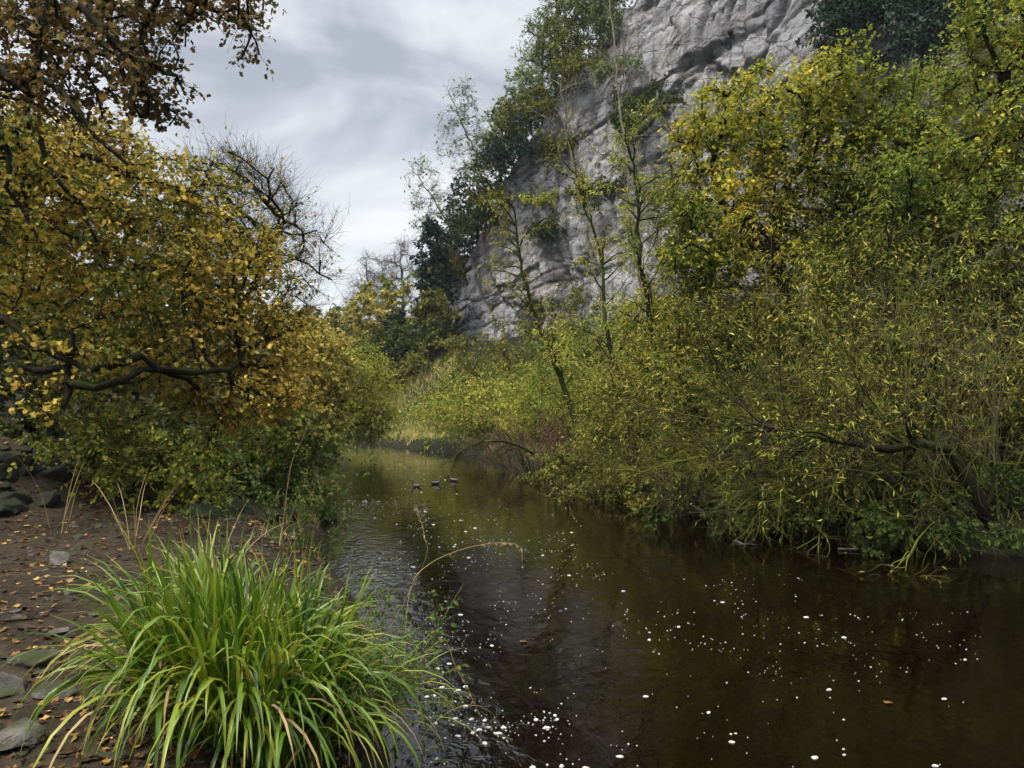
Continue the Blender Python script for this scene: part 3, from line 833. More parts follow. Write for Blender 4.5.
make_shrub('bramble_bush', 'leafy bramble hanging over the water just past the reeds', 'bush', on_ground(270, 14.4), n=14, L=.85, leaf='herb', shape='oval', ratio=.65, leaf_size=.065, nleaf=4200, n2=140, n3=500, spread=.6, lean=1.3, grav=.16, seed=44, **SH)
make_shrub('bramble_bush', 'yellowing bramble between the golden tree and the river bend', 'bush', on_ground(240, 17.5), n=18, L=2.2, leaf='olive', shape='oval', ratio=.65, leaf_size=.1, nleaf=7000, n2=160, n3=600, spread=1.1, lean=1.0, grav=.08, seed=45, **SH)
make_shrub('waterside_bush', 'drooping green bush on the left bank before the far bend', 'bush', on_ground(262, 21), n=18, L=1.5, leaf='olive', shape='oval', ratio=.6, leaf_size=.11, nleaf=7000, n2=160, n3=600, spread=1.1, lean=1.0, grav=.09, seed=46, **SH)
make_shrub('dark_bush', 'shadowy bush on the slope above the mossy stones', 'bush', (-12.2, 15.5, gz(-12.2, 15.5)), n=18, L=2.4, leaf='green', shape='oval', ratio=.7, leaf_size=.11, nleaf=7500, n2=160, n3=700, spread=1.3, lean=.9, grav=.05, seed=47, **SH)
make_shrub('dark_bush', 'dark bush under the crooked boughs at the left border', 'bush', (-13.4, 18.5, gz(-13.4, 18.5)), n=18, L=3.0, leaf='green', shape='oval', ratio=.7, leaf_size=.13, nleaf=7500, n2=160, n3=700, spread=1.5, lean=.9, grav=.05, seed=48, **SH)

# ================================================================== FAR END OF THE VALLEY
def far_tree(name, label, px, base_y, Y, top_y, wpx, leaf, bark='bark', nleaf=5000, size=.3, seed=1, cat='tree', bare=False, shape='oval', ratio=.8, group=None):
    b = P(px, base_y, Y); t = P(px, top_y, Y)
    h = t[2] - b[2]; r = wpx * Y / F / 2
    rng = np.random.default_rng(seed)
    zb = min(b[2], max(gz(b[0], Y), b[2] - 4)) - .3
    ctr = [(np.array([b[0] + rng.normal(0, .22) * r, Y + rng.normal(0, .3) * r, b[2] + h * q]), np.array([r * w * rng.uniform(.8, 1.15), r * w, h * hh])) for q, w, hh in ((.32, .8, .22), (.5, 1, .26), (.72, .75, .26), (.55, .7, .3))]
    return make_tree(name, label, cat, [(b[0], Y, zb), (b[0] + .1 * r, Y, b[2] + h * .35), (b[0], Y, b[2] + h * .85)], ctr, bark=bark, leaf=leaf,
                     leaf_size=size, ratio=ratio, shape=shape, rbase=.014 * h + .05, nattr=320, step=h * .045, ntwig=1500 if bare else 900, twig=h * (.075 if bare else .05), nleaf=0 if bare else nleaf,
                     seed=seed, group=group, tips=3 if bare else 1, trop=(0, 0, .25 if bare else .08), twig_r=.012 if bare else .008, hollow=.05, grav=-.03 if bare else .02)
G1 = 'trees closing the far end of the valley'
for a in [
    ('valley_tree', 'ochre tree at the left of the far valley, above the bend', 350, 405, 74, 288, 78, 'hill_gold', 8500, .32, 61, False),
    ('valley_tree', 'amber topped tree in the middle of the far valley slope', 390, 400, 80, 272, 78, 'hill_gold', 8500, .32, 62, False),
    ('valley_tree', 'dull olive tree below the cliff end at the far valley', 424, 402, 58.5, 278, 64, 'olive', 9000, .24, 63, False),
    ('evergreen_tree', 'tall dark evergreen in front of the left end of the cliff', 436, 365, 60.5, 208, 52, 'yew', 9000, .24, 64, False),
    ('evergreen_tree', 'dark blue green evergreen low on the far slope', 402, 395, 62, 305, 46, 'yew', 6000, .26, 65, False),
    ('bare_valley_tree', 'leafless tree on the skyline left of the far evergreen', 400, 345, 84, 228, 58, None, 0, .2, 66, True),
    ('bare_valley_tree', 'leafless tree standing lower on the skyline by the gap of sky', 366, 350, 88, 246, 58, None, 0, .2, 67, True),
    ('bare_valley_tree', 'small bare tree on the far slope below the cliff end', 437, 398, 58, 318, 34, None, 0, .2, 68, True),
    ('valley_tree', 'yellow tree at the foot of the sky gap in the far valley', 328, 405, 82, 304, 70, 'olive', 7000, .34, 69, False),
    ('valley_tree', 'distant olive tree behind the bend on the left', 300, 405, 78, 300, 70, 'olive', 5000, .34, 70, False)]:
    nm, lb, px, by, Y, ty, w, lf, nl, sz, sd, bare = a
    far_tree(nm, lb, px, by, Y, ty, w, lf, nleaf=nl, size=sz, seed=sd, bare=bare, group=G1, bark='bark_grey' if bare else 'bark')
make_shrub('valley_bush', 'dense dark green bush on the grass bank at the river bend', 'bush', on_ground(420, 60), n=22, L=3.6, leaf='green', shape='oval', ratio=.75, leaf_size=.24, nleaf=6000, n2=200, n3=600, spread=2.0, lean=1.0, grav=.05, seed=71, twig_r=.01, **SH)
make_shrub('valley_bush', 'smaller green bush left of the grass bank at the river bend', 'bush', on_ground(398, 57), n=20, L=2.4, leaf='olive', shape='oval', ratio=.75, leaf_size=.22, nleaf=4000, n2=160, n3=500, spread=1.4, lean=1.0, grav=.05, seed=72, twig_r=.01, **SH)
make_shrub('river_willow', 'rounded olive yellow willow bush below the left end of the cliff', 'bush', on_ground(522, 32.5), n=34, L=5.0, leaf='yellowgreen', leaf_size=.15, ratio=.4, nleaf=19000, n2=480, n3=2000, spread=1.5, lean=.75, grav=.06, seed=73, squash=(1.4, 1), twig_r=.006)
make_shrub('river_willow', 'smaller yellow green willow bush beside the pale grass bank', 'bush', on_ground(505, 38), n=26, L=3.2, leaf='willow', leaf_size=.17, ratio=.4, nleaf=9000, n2=300, n3=1100, spread=1.3, lean=.8, grav=.06, seed=76, squash=(1.3, 1), twig_r=.007)
make_shrub('river_willow', 'dull willow bush on the scree above the rounded one', 'bush', on_ground(500, 46), n=26, L=3.6, leaf='olive', leaf_size=.2, ratio=.5, nleaf=9000, n2=300, n3=1100, spread=1.6, lean=.8, grav=.06, seed=77, squash=(1.5, 1), twig_r=.007)
make_shrub('river_willow', 'paler willow bush behind the leaning slim trunk', 'bush', on_ground(590, 33), n=26, L=3.6, leaf='willow', leaf_size=.15, ratio=.3, nleaf=9000, n2=360, n3=1200, spread=1.2, lean=.8, grav=.055, seed=74, squash=(1.4, 1), twig_r=.006)
make_shrub('russet_bush', 'low red brown bush of dead stems at the foot of the willow', 'bush', on_ground(540, 24.8), n=70, L=1.75, leaf='russet', leaf_size=.07, ratio=.3, nleaf=4500, n2=400, n3=900, spread=1.0, lean=.6, grav=.05, seed=75, bark='russet_bark', squash=(1.5, .7), twig_r=.004)

# ================================================================== CLIFF TOP AND FACE
G2 = 'trees along the rim of the cliff'
def rim_tree(name, label, px, h, w, leaf, back=.5, seed=1, nleaf=5200, size=.19, shape='oval', ratio=.8, bare=False, lean=0, bark='bark'):
    b = rim_at(px, back)
    r = w / 2
    rng = np.random.default_rng(seed)
    ctr = [(b + np.array([lean * q + rng.normal(0, .2) * r, rng.normal(0, .3) * r, h * q]), np.array([r * ww * rng.uniform(.8, 1.15), r * ww, h * hh])) for q, ww, hh in ((.25, .85, .25), (.5, 1, .28), (.75, .7, .25))]
    return make_tree(name, label, 'tree', [b - np.array([0, 0, .6]), b + np.array([lean * .3, 0, h * .35]), b + np.array([lean, 0, h * .85])], ctr, leaf=leaf, bark=bark,
                     leaf_size=size, shape=shape, ratio=ratio, rbase=(.006 * h + .03) if bare else (.015 * h + .05), nattr=300, step=h * .05, ntwig=1200 if bare else 900, twig=h * .08, nleaf=nleaf,
                     seed=seed, group=G2, tips=3 if bare else 1, trop=(0, 0, .15), twig_r=.007 if bare else .008, hollow=.05)
for a in [
    ('rim_evergreen', 'dark ivy clad evergreen at the lower left end of the cliff rim', 452, 5.5, 4.0, 'yew', .6, 81, {}),
    ('rim_shrub', 'olive bush on the rim in front of the lowest evergreen', 440, 4, 4, 'olive', .4, 94, {}),
    ('rim_evergreen', 'dark evergreen on the cliff rim above the bare hanging twigs', 474, 6.5, 4.5, 'yew', .4, 82, {}),
    ('rim_shrub', 'dull green bushy tree halfway up the sloping cliff rim', 498, 7, 5, 'olive', .2, 83, {}),
    ('rim_ash', 'bare twigged tree leaning out from the cliff rim over the sky', 466, 10, 5, 'palegreen', -.3, 84, dict(bare=True, nleaf=500, lean=-4.5, size=.2, bark='bark_grey')),
    ('rim_ash', 'thin nearly leafless tree leaning out higher on the cliff rim', 492, 11, 5, 'palegreen', -.2, 85, dict(bare=True, nleaf=600, lean=-3.5, size=.2, bark='bark_grey')),
    ('rim_shrub', 'pale bush on the rim right of the dull bushy tree', 518, 7.5, 5.5, 'palegreen', .2, 86, {}),
    ('rim_ash', 'pale green feathery tree high on the sloping rim', 536, 10, 6.5, 'palegreen', .8, 87, dict(size=.2, ratio=.4, nleaf=5500)),
    ('rim_ash', 'light green tree on the rim right of the feathery one', 552, 10, 7.5, 'palegreen', .4, 88, dict(size=.2, ratio=.4, nleaf=5500)),
    ('rim_shrub', 'olive green bush on the rim between the light green trees', 575, 8, 7, 'olive', .5, 89, {}),
    ('rim_evergreen', 'near black evergreen on the rim at the top edge, left of the bare rock', 632, 8, 6, 'yew', 1.4, 90, dict(nleaf=6000)),
    ('rim_evergreen', 'near black evergreen on the rim just below the bare rock top', 662, 7, 6, 'yew', 2.4, 91, dict(nleaf=6000)),
    ('rim_ash', 'pale green tree at the very top of the picture on the rim', 600, 10, 7, 'palegreen', 1.2, 92, dict(size=.2, ratio=.4, nleaf=5500)),
    ('rim_ash', 'pale twiggy leafless tree on the rim among the light green trees', 605, 13, 5, 'palegreen', -.3, 93, dict(bare=True, bark='bark_pale')),
    ]:
    nm, lb, px, h, w, lf, bk, sd, kw = a
    rim_tree(nm, lb, px, h, w, lf, bk, sd, **kw)
G3 = 'shrubs rooted on the cliff face'
for k, (nm, lb, px, py, L, lf, n3, nl) in enumerate([
    ('cliff_ivy', 'dark ivy clump hanging on the cliff edge near the rim', 522, 165, 3.0, 'yew', 500, 4200),
    ('cliff_ivy', 'dark ivy clump on the left edge of the rock face', 470, 225, 3.2, 'green', 500, 4200),
    ('cliff_ivy', 'olive shrub above the lower left end of the rock face', 448, 270, 3.0, 'olive', 500, 4400),
    ('cliff_ivy', 'green ivy patch in the middle of the rock face', 556, 240, 2.4, 'green', 400, 3400),
    ('cliff_shrub', 'olive shrub on the cliff edge below the pale green trees', 545, 120, 3.2, 'olive', 400, 4000),
    ('cliff_shrub', 'dull shrub on the upper ledge of the cliff', 592, 70, 2.8, 'olive', 400, 3200),
    ('cliff_ivy', 'large dark ivy mass on the rock right of the slim pale trunks', 655, 125, 3.0, 'green', 600, 4600),
    ('cliff_ivy', 'dark ivy mass lower on the rock behind the yellow tree', 620, 200, 2.8, 'green', 500, 4000),
    ('cliff_yew', 'large dark yew on the rock at the top right', 905, 30, 4.2, 'yew', 800, 9000),
    ('cliff_yew', 'dark yew at the top right beside the tall yellow crown', 965, 50, 3.6, 'yew', 800, 8000),
    ('cliff_yew', 'dark yew farther left on the upper right rock', 872, 12, 2.6, 'yew', 600, 5000),
    ('cliff_shrub', 'sparse brown shrub on the lower rock beside the dark hollow', 575, 310, 2.4, 'olive', 300, 1600),
    ('cliff_shrub', 'yellowish shrub on the rock left of the green ivy patch', 540, 205, 1.8, 'yellowgreen', 300, 1600),
    ('cliff_ivy', 'small ivy patch on the rock below the rim evergreens', 496, 205, 2.0, 'olive', 300, 2200),
    ('cliff_ivy', 'trailing ivy on the rock under the pale rim trees', 565, 150, 2.0, 'olive', 300, 2200),
    ('cliff_shrub', 'thin shrub on the pale rock below the upper ledge', 625, 70, 1.8, 'palegreen', 260, 1200)]):
    make_shrub(nm, lb, 'shrub', face_at(px, py), n=20, L=L, leaf=lf, shape='oval', ratio=.6, leaf_size=.2, nleaf=nl, n2=160, n3=n3, spread=.9, lean=1.0, grav=.07, seed=100 + k, bias=(-.5, -.6, -.1), bark='bark', group=G3, twig_r=.006)

# ================================================================== RIGHT BANK
def slim(label, pts, r, seed, nleaf=1500, n2=26, L2=1.6, bark='bark_mossy', leaf='willow', name='slim_tree', n3=320, size=.11):
    rng = np.random.default_rng(seed)
    tp = resample(pts, .35)
    tp[1:] += rng.normal(0, .025, (len(tp) - 1, 3))
    root = thing(name, label, 'tree', tp[0], 'slim trees before the cliff')
    mb = MB()
    tubes(mb, tp[None], (r * np.linspace(1.1, .22, len(tp)) ** 1.0)[None], 6)
    p, d, m, t = offshoots(rng, tp[None], n2, .25, 1, 1.2, .25)
    s2 = shoots(rng, p, d, L2 * (1.2 - .6 * t) * rng.uniform(.35, 1.2, n2), 8, .015, .15)
    tubes(mb, s2, r * .28 * np.linspace(1, .3, 9)[None] * np.ones((n2, 1)), 4)
    p, d, m, t = offshoots(rng, s2, n3, .15, 1, .8, .05)
    s3 = shoots(rng, p, d, L2 * .4 * rng.uniform(.4, 1.2, n3), 5, .06, .13)
    tubes(mb, s3, .005 * np.linspace(1, .35, 6)[None] * np.ones((n3, 1)), 3)
    o = np.array(tp[0], np.float32)
    mb.build('trunk', M[bark], root, origin=o)
    lb = MB(); leaf_on(lb, rng, s3, int(nleaf * 1.4), size, .22, 'narrow', hang=.7, flat=.1)
    lb.build('crown', M[leaf], root, smooth=False, origin=o)
slim('slim dark trunk leaning left over the russet bush', [on_ground(581, 23, -.2), P(572, 410, 23), P(553, 358, 22.8), P(534, 310, 22.6), P(520, 262, 22.4), P(512, 200, 22.2)], .11, 201, 1500, 22)
slim('slim trunk rising right of the leaning one, thin leaves', [on_ground(640, 21, -.2), P(628, 400, 21), P(612, 355, 21), P(604, 300, 21), P(600, 255, 21), P(580, 190, 21), P(572, 150, 21)], .085, 202, 1500, 26)
slim('pale slender trunk reaching the top edge before the cliff', [on_ground(662, 24, -.2), P(640, 280, 24), P(628, 180, 24), P(618, 90, 24), P(610, 0, 24), P(605, -60, 24)], .07, 203, 700, 34, 2.4, 'bark_pale', 'palegreen')
slim('second pale slender trunk, thinner, with bare upper twigs', [on_ground(640, 26, -.2), P(600, 300, 26), P(585, 220, 26), P(570, 150, 26), P(560, 80, 26)], .06, 204, 500, 34, 2.2, 'bark_pale', 'palegreen')
slim('straight mossy trunk left of the yellow crowned tree', [on_ground(668, 17, -.2), P(662, 400, 17), P(652, 330, 17), P(642, 265, 17), P(638, 200, 17), P(625, 120, 17)], .085, 205, 2600, 30, 1.5, 'bark_mossy', 'yellowgreen')
slim('mossy trunk forked close to the yellow crowned tree', [on_ground(735, 16, -.2), P(728, 380, 16), P(715, 320, 16), P(700, 270, 16), P(690, 220, 16)], .085, 206, 2600, 28, 1.5, 'bark_mossy', 'yellowgreen')

slim('upright dark trunk in front of the willows right of the yellow crown', [on_ground(905, 13.2, -.2), P(893, 400, 13), P(885, 330, 12.8), P(889, 260, 12.8), P(893, 190, 12.9)], .06, 208, 900, 22, 1.2, 'bark', 'yellowgreen')
slim('thick dark trunk leaning right before the tall yellow green tree', [on_ground(925, 12.8, -.2), P(930, 400, 12.6), P(938, 325, 12.5), P(955, 275, 12.5), P(988, 232, 12.6), P(1003, 170, 12.8)], .085, 209, 900, 24, 1.2, 'bark', 'yellowgreen')
slim('dark leaning trunk below the fork of the yellow crown', [on_ground(845, 14.4, -.2), P(820, 385, 14.2), P(797, 322, 14), P(778, 270, 14), P(768, 232, 14), P(748, 215, 14)], .09, 210, 900, 24, 1.1, 'bark', 'yellow')
make_tree('yellow_tree', 'yellow crowned tree with a dark forked trunk before the cliff', 'tree',
          [on_ground(850, 16.5, -.3), P(822, 380, 16.5), P(798, 318, 16.3), P(780, 270, 16), P(768, 235, 16), P(772, 200, 16)],
          [B(705, 130, 16, 36, 50, 1.2, .8), B(720, 200, 16, 48, 50, 1.4), B(770, 110, 16, 56, 46, 1.4, 1.2), B(840, 90, 16, 44, 46, 1.3, 1.3), B(800, 160, 16, 60, 50, 1.5), B(860, 150, 16, 50, 50, 1.4), B(700, 260, 16, 50, 40, 1.2), B(765, 240, 16.5, 60, 45, 1.3), B(850, 230, 16.5, 60, 50, 1.5)],
          bark='bark', leaf='yellow', leaf_size=.092, shape='oval', ratio=.7, rbase=.2, nattr=1300, step=.32, ntwig=6000, twig=.42, nleaf=30000,
          limbs=[[P(768, 235, 16), P(745, 225, 16), P(728, 210, 16), P(715, 185, 16)], [P(780, 262, 16), P(745, 245, 15.8), P(710, 250, 15.6)], [P(772, 240, 16), P(785, 215, 16), P(790, 185, 16)]],
          seed=21, hollow=.15, twig_r=.005)
make_tree('tall_yellow_tree', 'tall yellow green tree rising past the top right corner', 'tree',
          [on_ground(915, 14, -.3), P(930, 370, 14), P(936, 320, 14), P(955, 275, 14), P(985, 230, 14), P(1000, 150, 14), P(1010, 60, 14)],
          [B(1000, 60, 14, 60, 60, 1.6), B(960, 140, 14, 55, 50, 1.4), B(1010, 180, 14, 70, 60, 1.6), B(940, 220, 14, 50, 50, 1.3), B(1060, 80, 14, 70, 90, 1.8), B(990, 10, 14, 34, 40, 1.2), B(910, 180, 14, 40, 40, 1.2), B(1010, 290, 14, 60, 60, 1.4), B(1040, 0, 14, 50, 60)],
          bark='bark', leaf='yellowgreen', leaf_size=.085, shape='oval', ratio=.6, rbase=.2, nattr=1300, step=.3, ntwig=6000, twig=.42, nleaf=32000,
          limbs=[[P(985, 230, 14), P(1010, 215, 14), P(1040, 205, 14)], [P(940, 310, 14), P(915, 265, 14), P(905, 220, 14)]], seed=22, hollow=.15, twig_r=.005)

# feathery willow crowns
def willow(label, base, blobs, seed, leaf='willow', nleaf=10500, size=.105, limbs=(), bark='bark_mossy', ntwig=2600, rb=.1, nattr=600):
    top = blobs[0][0]
    tr = [base, base * .6 + np.array(top) * .4 + np.array([.2, 0, .2]), np.array(top) * .8 + base * .2]
    return make_tree('willow_tree', label, 'willow', tr, blobs, bark=bark, leaf=leaf, leaf_size=size, ratio=.24, shape='narrow', rbase=rb, nattr=nattr, step=.3, ntwig=ntwig, twig=.55,
                     nleaf=nleaf, grav=.10, hang=.5, flat=.15, seed=seed, hollow=.1, twig_r=.0045, jitter=.05, limbs=limbs, trop=(0, 0, .12), tips=2, group='feathery willows on the right bank')
willow('leftmost feathery willow, beside the leaning slim trunk', on_ground(648, 18.5, -.2), [B(640, 400, 18.5, 46, 46, 1.2), B(604, 445, 18.2, 34, 28, 1), B(668, 345, 18.5, 40, 50, 1.2), B(690, 440, 18, 40, 34, 1), B(600, 400, 18.5, 26, 30, .8)], 311)
willow('feathery willow with pale leaf sprays before the mossy forked trunk', on_ground(745, 15.5, -.2), [B(725, 400, 15.5, 50, 46, 1.2), B(760, 335, 15.5, 50, 50, 1.2), B(690, 400, 15.3, 34, 40, 1), B(700, 460, 15, 46, 26, .9), B(690, 330, 15.8, 30, 40, 1)], 312)
willow('yellow green willow below the yellow crown in the middle of the right bank', on_ground(852, 14, -.2), [B(850, 330, 14, 60, 55, 1.3), B(800, 395, 14, 50, 46, 1.1), B(890, 270, 14, 55, 50, 1.2), B(880, 400, 13.6, 50, 40, 1), B(810, 300, 14.2, 40, 50, 1.1)], 313, 'willow', 6500)
willow('dense willow at the right edge above the brambles', on_ground(985, 13, -.2), [B(985, 320, 13, 60, 60, 1.2), B(1040, 390, 13, 55, 60, 1.1), B(935, 350, 13, 46, 50, 1), B(1030, 280, 13.2, 50, 60, 1.2), B(1000, 400, 12.8, 40, 40, .9)], 314, 'willow', 6500)
G4 = 'upright willow stems on the right bank'
for k, (lab, px, Y, n, L, lean, bias, n2, n3, nl, rr, sp) in enumerate([
    ('sheaf of thin upright mossy stems right of the middle of the right bank', 900, 12.5, 34, 3.9, .35, (-.1, -.1, .7), 200, 600, 1500, .016, 1.0),
    ('sheaf of thin straight stems by the right edge of the picture', 985, 12.0, 36, 4.0, .28, (-.05, -.1, .8), 220, 600, 1500, .016, 1.2),
    ('fan of mossy stems leaning left over the middle of the water', 845, 12.5, 34, 3.8, .7, (-.6, -.2, .3), 320, 1000, 1600, .019, .8),
    ('fan of thin stems beside the feathery willow with pale sprays', 760, 14.2, 28, 3.2, .7, (-.4, -.2, .35), 240, 800, 2000, .017, .8),
    ('tall stems behind the others under the yellow crowns', 905, 17, 22, 6.0, .35, (-.05, 0, .6), 260, 900, 5200, .022, 1.6)]):
    make_shrub('osier', lab, 'willow', on_ground(px, Y), n=n, L=L, lean=lean, bias=bias, n2=n2, n3=n3, nleaf=nl, r=rr, spread=sp, leaf='willow', bark='bark_osier' if k < 2 else 'bark_twig',
               leaf_size=.10, ratio=.22, grav=.02, wander=.13, seed=300 + k, group=G4, L2=.34, L3=.15, twig_r=.004, spread2=.8)
make_tree('crown_willow', 'yellow green tree with upright dark stems between the two yellow crowns', 'willow',
          [on_ground(915, 15.6, -.2), P(905, 400, 15.6), P(895, 300, 15.5), P(890, 220, 15.5), P(895, 150, 15.5)],
          [B(885, 170, 15.5, 50, 60, 1.3), B(925, 250, 15.3, 55, 55, 1.2), B(845, 260, 15.6, 50, 55, 1.2), B(955, 170, 15.5, 45, 60, 1.2), B(900, 330, 15.3, 60, 40, 1.1), B(915, 110, 15.6, 34, 40, 1)],
          limbs=[[P(905, 400, 15.6), P(930, 320, 15.3), P(945, 240, 15.3), P(950, 170, 15.4)], [P(908, 430, 15.6), P(870, 350, 15.4), P(850, 280, 15.4)]],
          bark='bark', leaf='yellowgreen', leaf_size=.085, ratio=.5, shape='oval', rbase=.12, limb_max=.07, nattr=1000, step=.3, ntwig=4600, twig=.45, nleaf=25000, hang=.4, flat=.3, seed=321, hollow=.1, twig_r=.0045, tips=1)
make_tree('crown_willow', 'yellowing tree with thin upright stems left of the yellow crown', 'willow',
          [on_ground(705, 17.2, -.2), P(700, 400, 17.2), P(690, 310, 17), P(680, 230, 17), P(672, 160, 17)],
          [B(680, 210, 17, 34, 55, 1.2), B(705, 290, 17, 44, 46, 1.2), B(672, 350, 17, 34, 36, 1.0), B(740, 310, 17, 36, 46, 1.1)],
          limbs=[[P(700, 400, 17.2), P(660, 330, 17), P(645, 260, 17)], [P(700, 400, 17.2), P(735, 340, 17), P(745, 290, 17)]],
          bark='bark_mossy', leaf='yellow', leaf_size=.085, ratio=.4, shape='oval', rbase=.1, limb_max=.06, nattr=700, step=.3, ntwig=2400, twig=.45, nleaf=9000, hang=.5, flat=.3, seed=322, hollow=.1, twig_r=.0045, tips=1)
# low sprays that arch out and dip to the water
for k, (lab, px, Y, n, L, bias) in enumerate([
    ('mossy bare sprays arching low from the bank at the right edge', 965, 11.6, 16, 3.8, (-1.5, -.2, -.15)),
    ('tangle of bare mossy branches dipping to the water by the middle stems', 860, 12.3, 20, 3.0, (-1.3, -.5, -.15)),
    ('bare sprays trailing in the water left of the mossy tangle', 745, 14.4, 20, 2.6, (-1.0, -.5, -.1)),
    ('bare sprays over the water below the leftmost feathery willow', 660, 17.2, 18, 2.4, (-1.0, -.5, -.1))]):
    make_shrub('trailing_branches', lab, 'branches', on_ground(px, Y, .25), n=n, L=L, lean=.6, bias=bias, n2=240, n3=1300, nleaf=350, r=.018, spread=.5, leaf='yellowgreen', bark='bark_twig',
               leaf_size=.08, ratio=.25, grav=.085, wander=.2, seed=330 + k, group='bare sprays over the water', L2=.36, L3=.17, twig_r=.0038, spread2=1.1)
# curved dark stem at the right edge
slim('dark bowed trunk curving left from the bank at the right edge', [on_ground(984, 10.95, -.2), P(978, 500, 10.8), P(962, 465, 10.7), P(930, 445, 10.7), P(880, 446, 10.8), P(810, 440, 11), P(760, 425, 11.0)], .1, 207, 200, 26, 1.2, 'bark', 'yellowgreen', 'bowed_tree', 160)
for k, (lab, px, Y, L, lf) in enumerate([
    ('ivy and bramble on the shaded bank at the right edge', 1000, 11.6, 1.3, 'green'),
    ('dark bramble under the mossy tangle on the right bank', 900, 12.0, 1.2, 'green'),
    ('dark undergrowth bush below the middle thicket', 800, 13.2, 1.2, 'green'),
    ('undergrowth bush under the feathery willow', 690, 16.0, 1.2, 'olive'),
    ('green bush rising behind the right edge bramble', 1040, 13.2, 2.2, 'green'),
    ('shaded leafy bush behind the bowed trunk', 945, 13.2, 2.0, 'green'),
    ('shaded leafy bush behind the mossy tangle', 850, 13.8, 1.9, 'green'),
    ('low dark bush on the bank between tangle and feathery willow', 745, 15.2, 1.4, 'green'),
    ('low dark bush below the leftmost feathery willow', 640, 18.6, 1.3, 'olive'),
    ('dark leaves hanging over the water at the right edge of the picture', 1000, 10.75, .9, 'green'),
    ('dark leaves hanging over the water right of the mossy tangle', 930, 11.1, .9, 'green'),
    ('dark leaves hanging over the water below the mossy tangle', 860, 11.75, .9, 'green'),
    ('low leaves over the water below the fan of thin stems', 775, 12.9, .9, 'green'),
    ('low leaves at the waterline below the pale willow sprays', 705, 14.9, .9, 'olive'),
    ('low leaves at the waterline below the leftmost feathery willow', 630, 17.4, .9, 'olive'),
    ('small bank bush right of the fallen branch', 595, 20.5, 1.0, 'olive')]):
    make_shrub('bank_bramble', lab, 'bush', on_ground(px, Y), n=20, L=L, leaf=lf, shape='oval', ratio=.75, leaf_size=.07, nleaf=3000, n2=200, n3=600, spread=1.0, lean=1.1, grav=.12, seed=350 + k, bark='bark', group='brambles on the right bank', squash=(1.4, .8))
# bushes on the scree at the foot of the cliff
for k, (lab, px, Y, L, lf) in enumerate([
    ('olive scree bush at the cliff foot left of the slim trunks', 560, 44, 4.0, 'olive'),
    ('green scree bush at the cliff foot behind the slim trunks', 630, 38, 4.2, 'yellowgreen'),
    ('olive scree bush at the cliff foot behind the mossy trunk', 700, 32, 4.2, 'olive'),
    ('green scree bush at the cliff foot behind the yellow tree', 780, 27, 4.4, 'green'),
    ('dark scree bush behind the tall osier thicket', 870, 24, 4.6, 'green'),
    ('dark scree bush behind the tall yellow green tree', 960, 21, 4.6, 'green'),
    ('dark scree bush at the right edge of the slope', 1030, 19, 4.4, 'olive')]):
    make_shrub('scree_bush', lab, 'bush', on_ground(px, Y), n=22, L=L, leaf=lf, shape='oval', ratio=.7, leaf_size=.2, nleaf=6500, n2=220, n3=700, spread=1.8, lean=.9, grav=.05, seed=370 + k, bark='bark_mossy', group='bushes at the foot of the cliff', twig_r=.007)

# fallen branch reaching into the water
def branch_obj(name, label, pts, r, seed, n2=14, L2=.8, bark='bark_mossy', grav=.03, cat='branch'):
    rng = np.random.default_rng(seed)
    tp = resample(pts, .2); tp[1:] += rng.normal(0, .015, (len(tp) - 1, 3))
    mb = MB(); tubes(mb, tp[None], (r * np.linspace(1, .25, len(tp)))[None], 6)
    p, d, m, t = offshoots(rng, tp[None], n2, .3, 1, .9, .05)
    s2 = shoots(rng, p, d, L2 * rng.uniform(.4, 1.2, n2), 6, grav, .12)
    tubes(mb, s2, r * .3 * np.linspace(1, .3, 7)[None] * np.ones((n2, 1)), 4)
    p, d, m, t = offshoots(rng, s2, n2 * 4, .2, 1, .8)
    s3 = shoots(rng, p, d, L2 * .4 * rng.uniform(.4, 1.2, n2 * 4), 4, grav, .12)
    tubes(mb, s3, r * .12 * np.linspace(1, .4, 5)[None] * np.ones((n2 * 4, 1)), 3)
    return tag(mb.build(name, M[bark], origin=np.array(tp[0], np.float32)), label, cat)
branch_obj('fallen_branch', 'arched fallen branch reaching from the right bank into the water', [on_ground(565, 24, .0), P(545, 458, 24), P(515, 444, 23.8), P(485, 441, 23.6), P(462, 450, 23.4), P(452, 462, 23.2)], .07, 401, 16, 1.2)
branch_obj('driftwood', 'pale stick floating by the shaded right bank', [P(735, 542, 11.6) * [1, 1, 0] + [0, 0, .02], P(752, 546, 11.2) * [1, 1, 0] + [0, 0, .04]], .02, 402, 3, .2, 'bark_grey')
branch_obj('driftwood', 'grey stick at the waterline under the mossy tangle', [P(838, 553, 10.9) * [1, 1, 0] + [0, 0, .02], P(872, 552, 10.8) * [1, 1, 0] + [0, 0, .04]], .022, 403, 3, .25, 'bark_grey')
branch_obj('path_stick', 'dark stick lying on the muddy path left of the sedge', [np.array([*q[:2], gz(*q[:2]) + .02]) for q in (P(0, 612, 5.4), P(20, 606, 5.5), P(45, 604, 5.55))], .012, 404, 2, .12, 'bark')

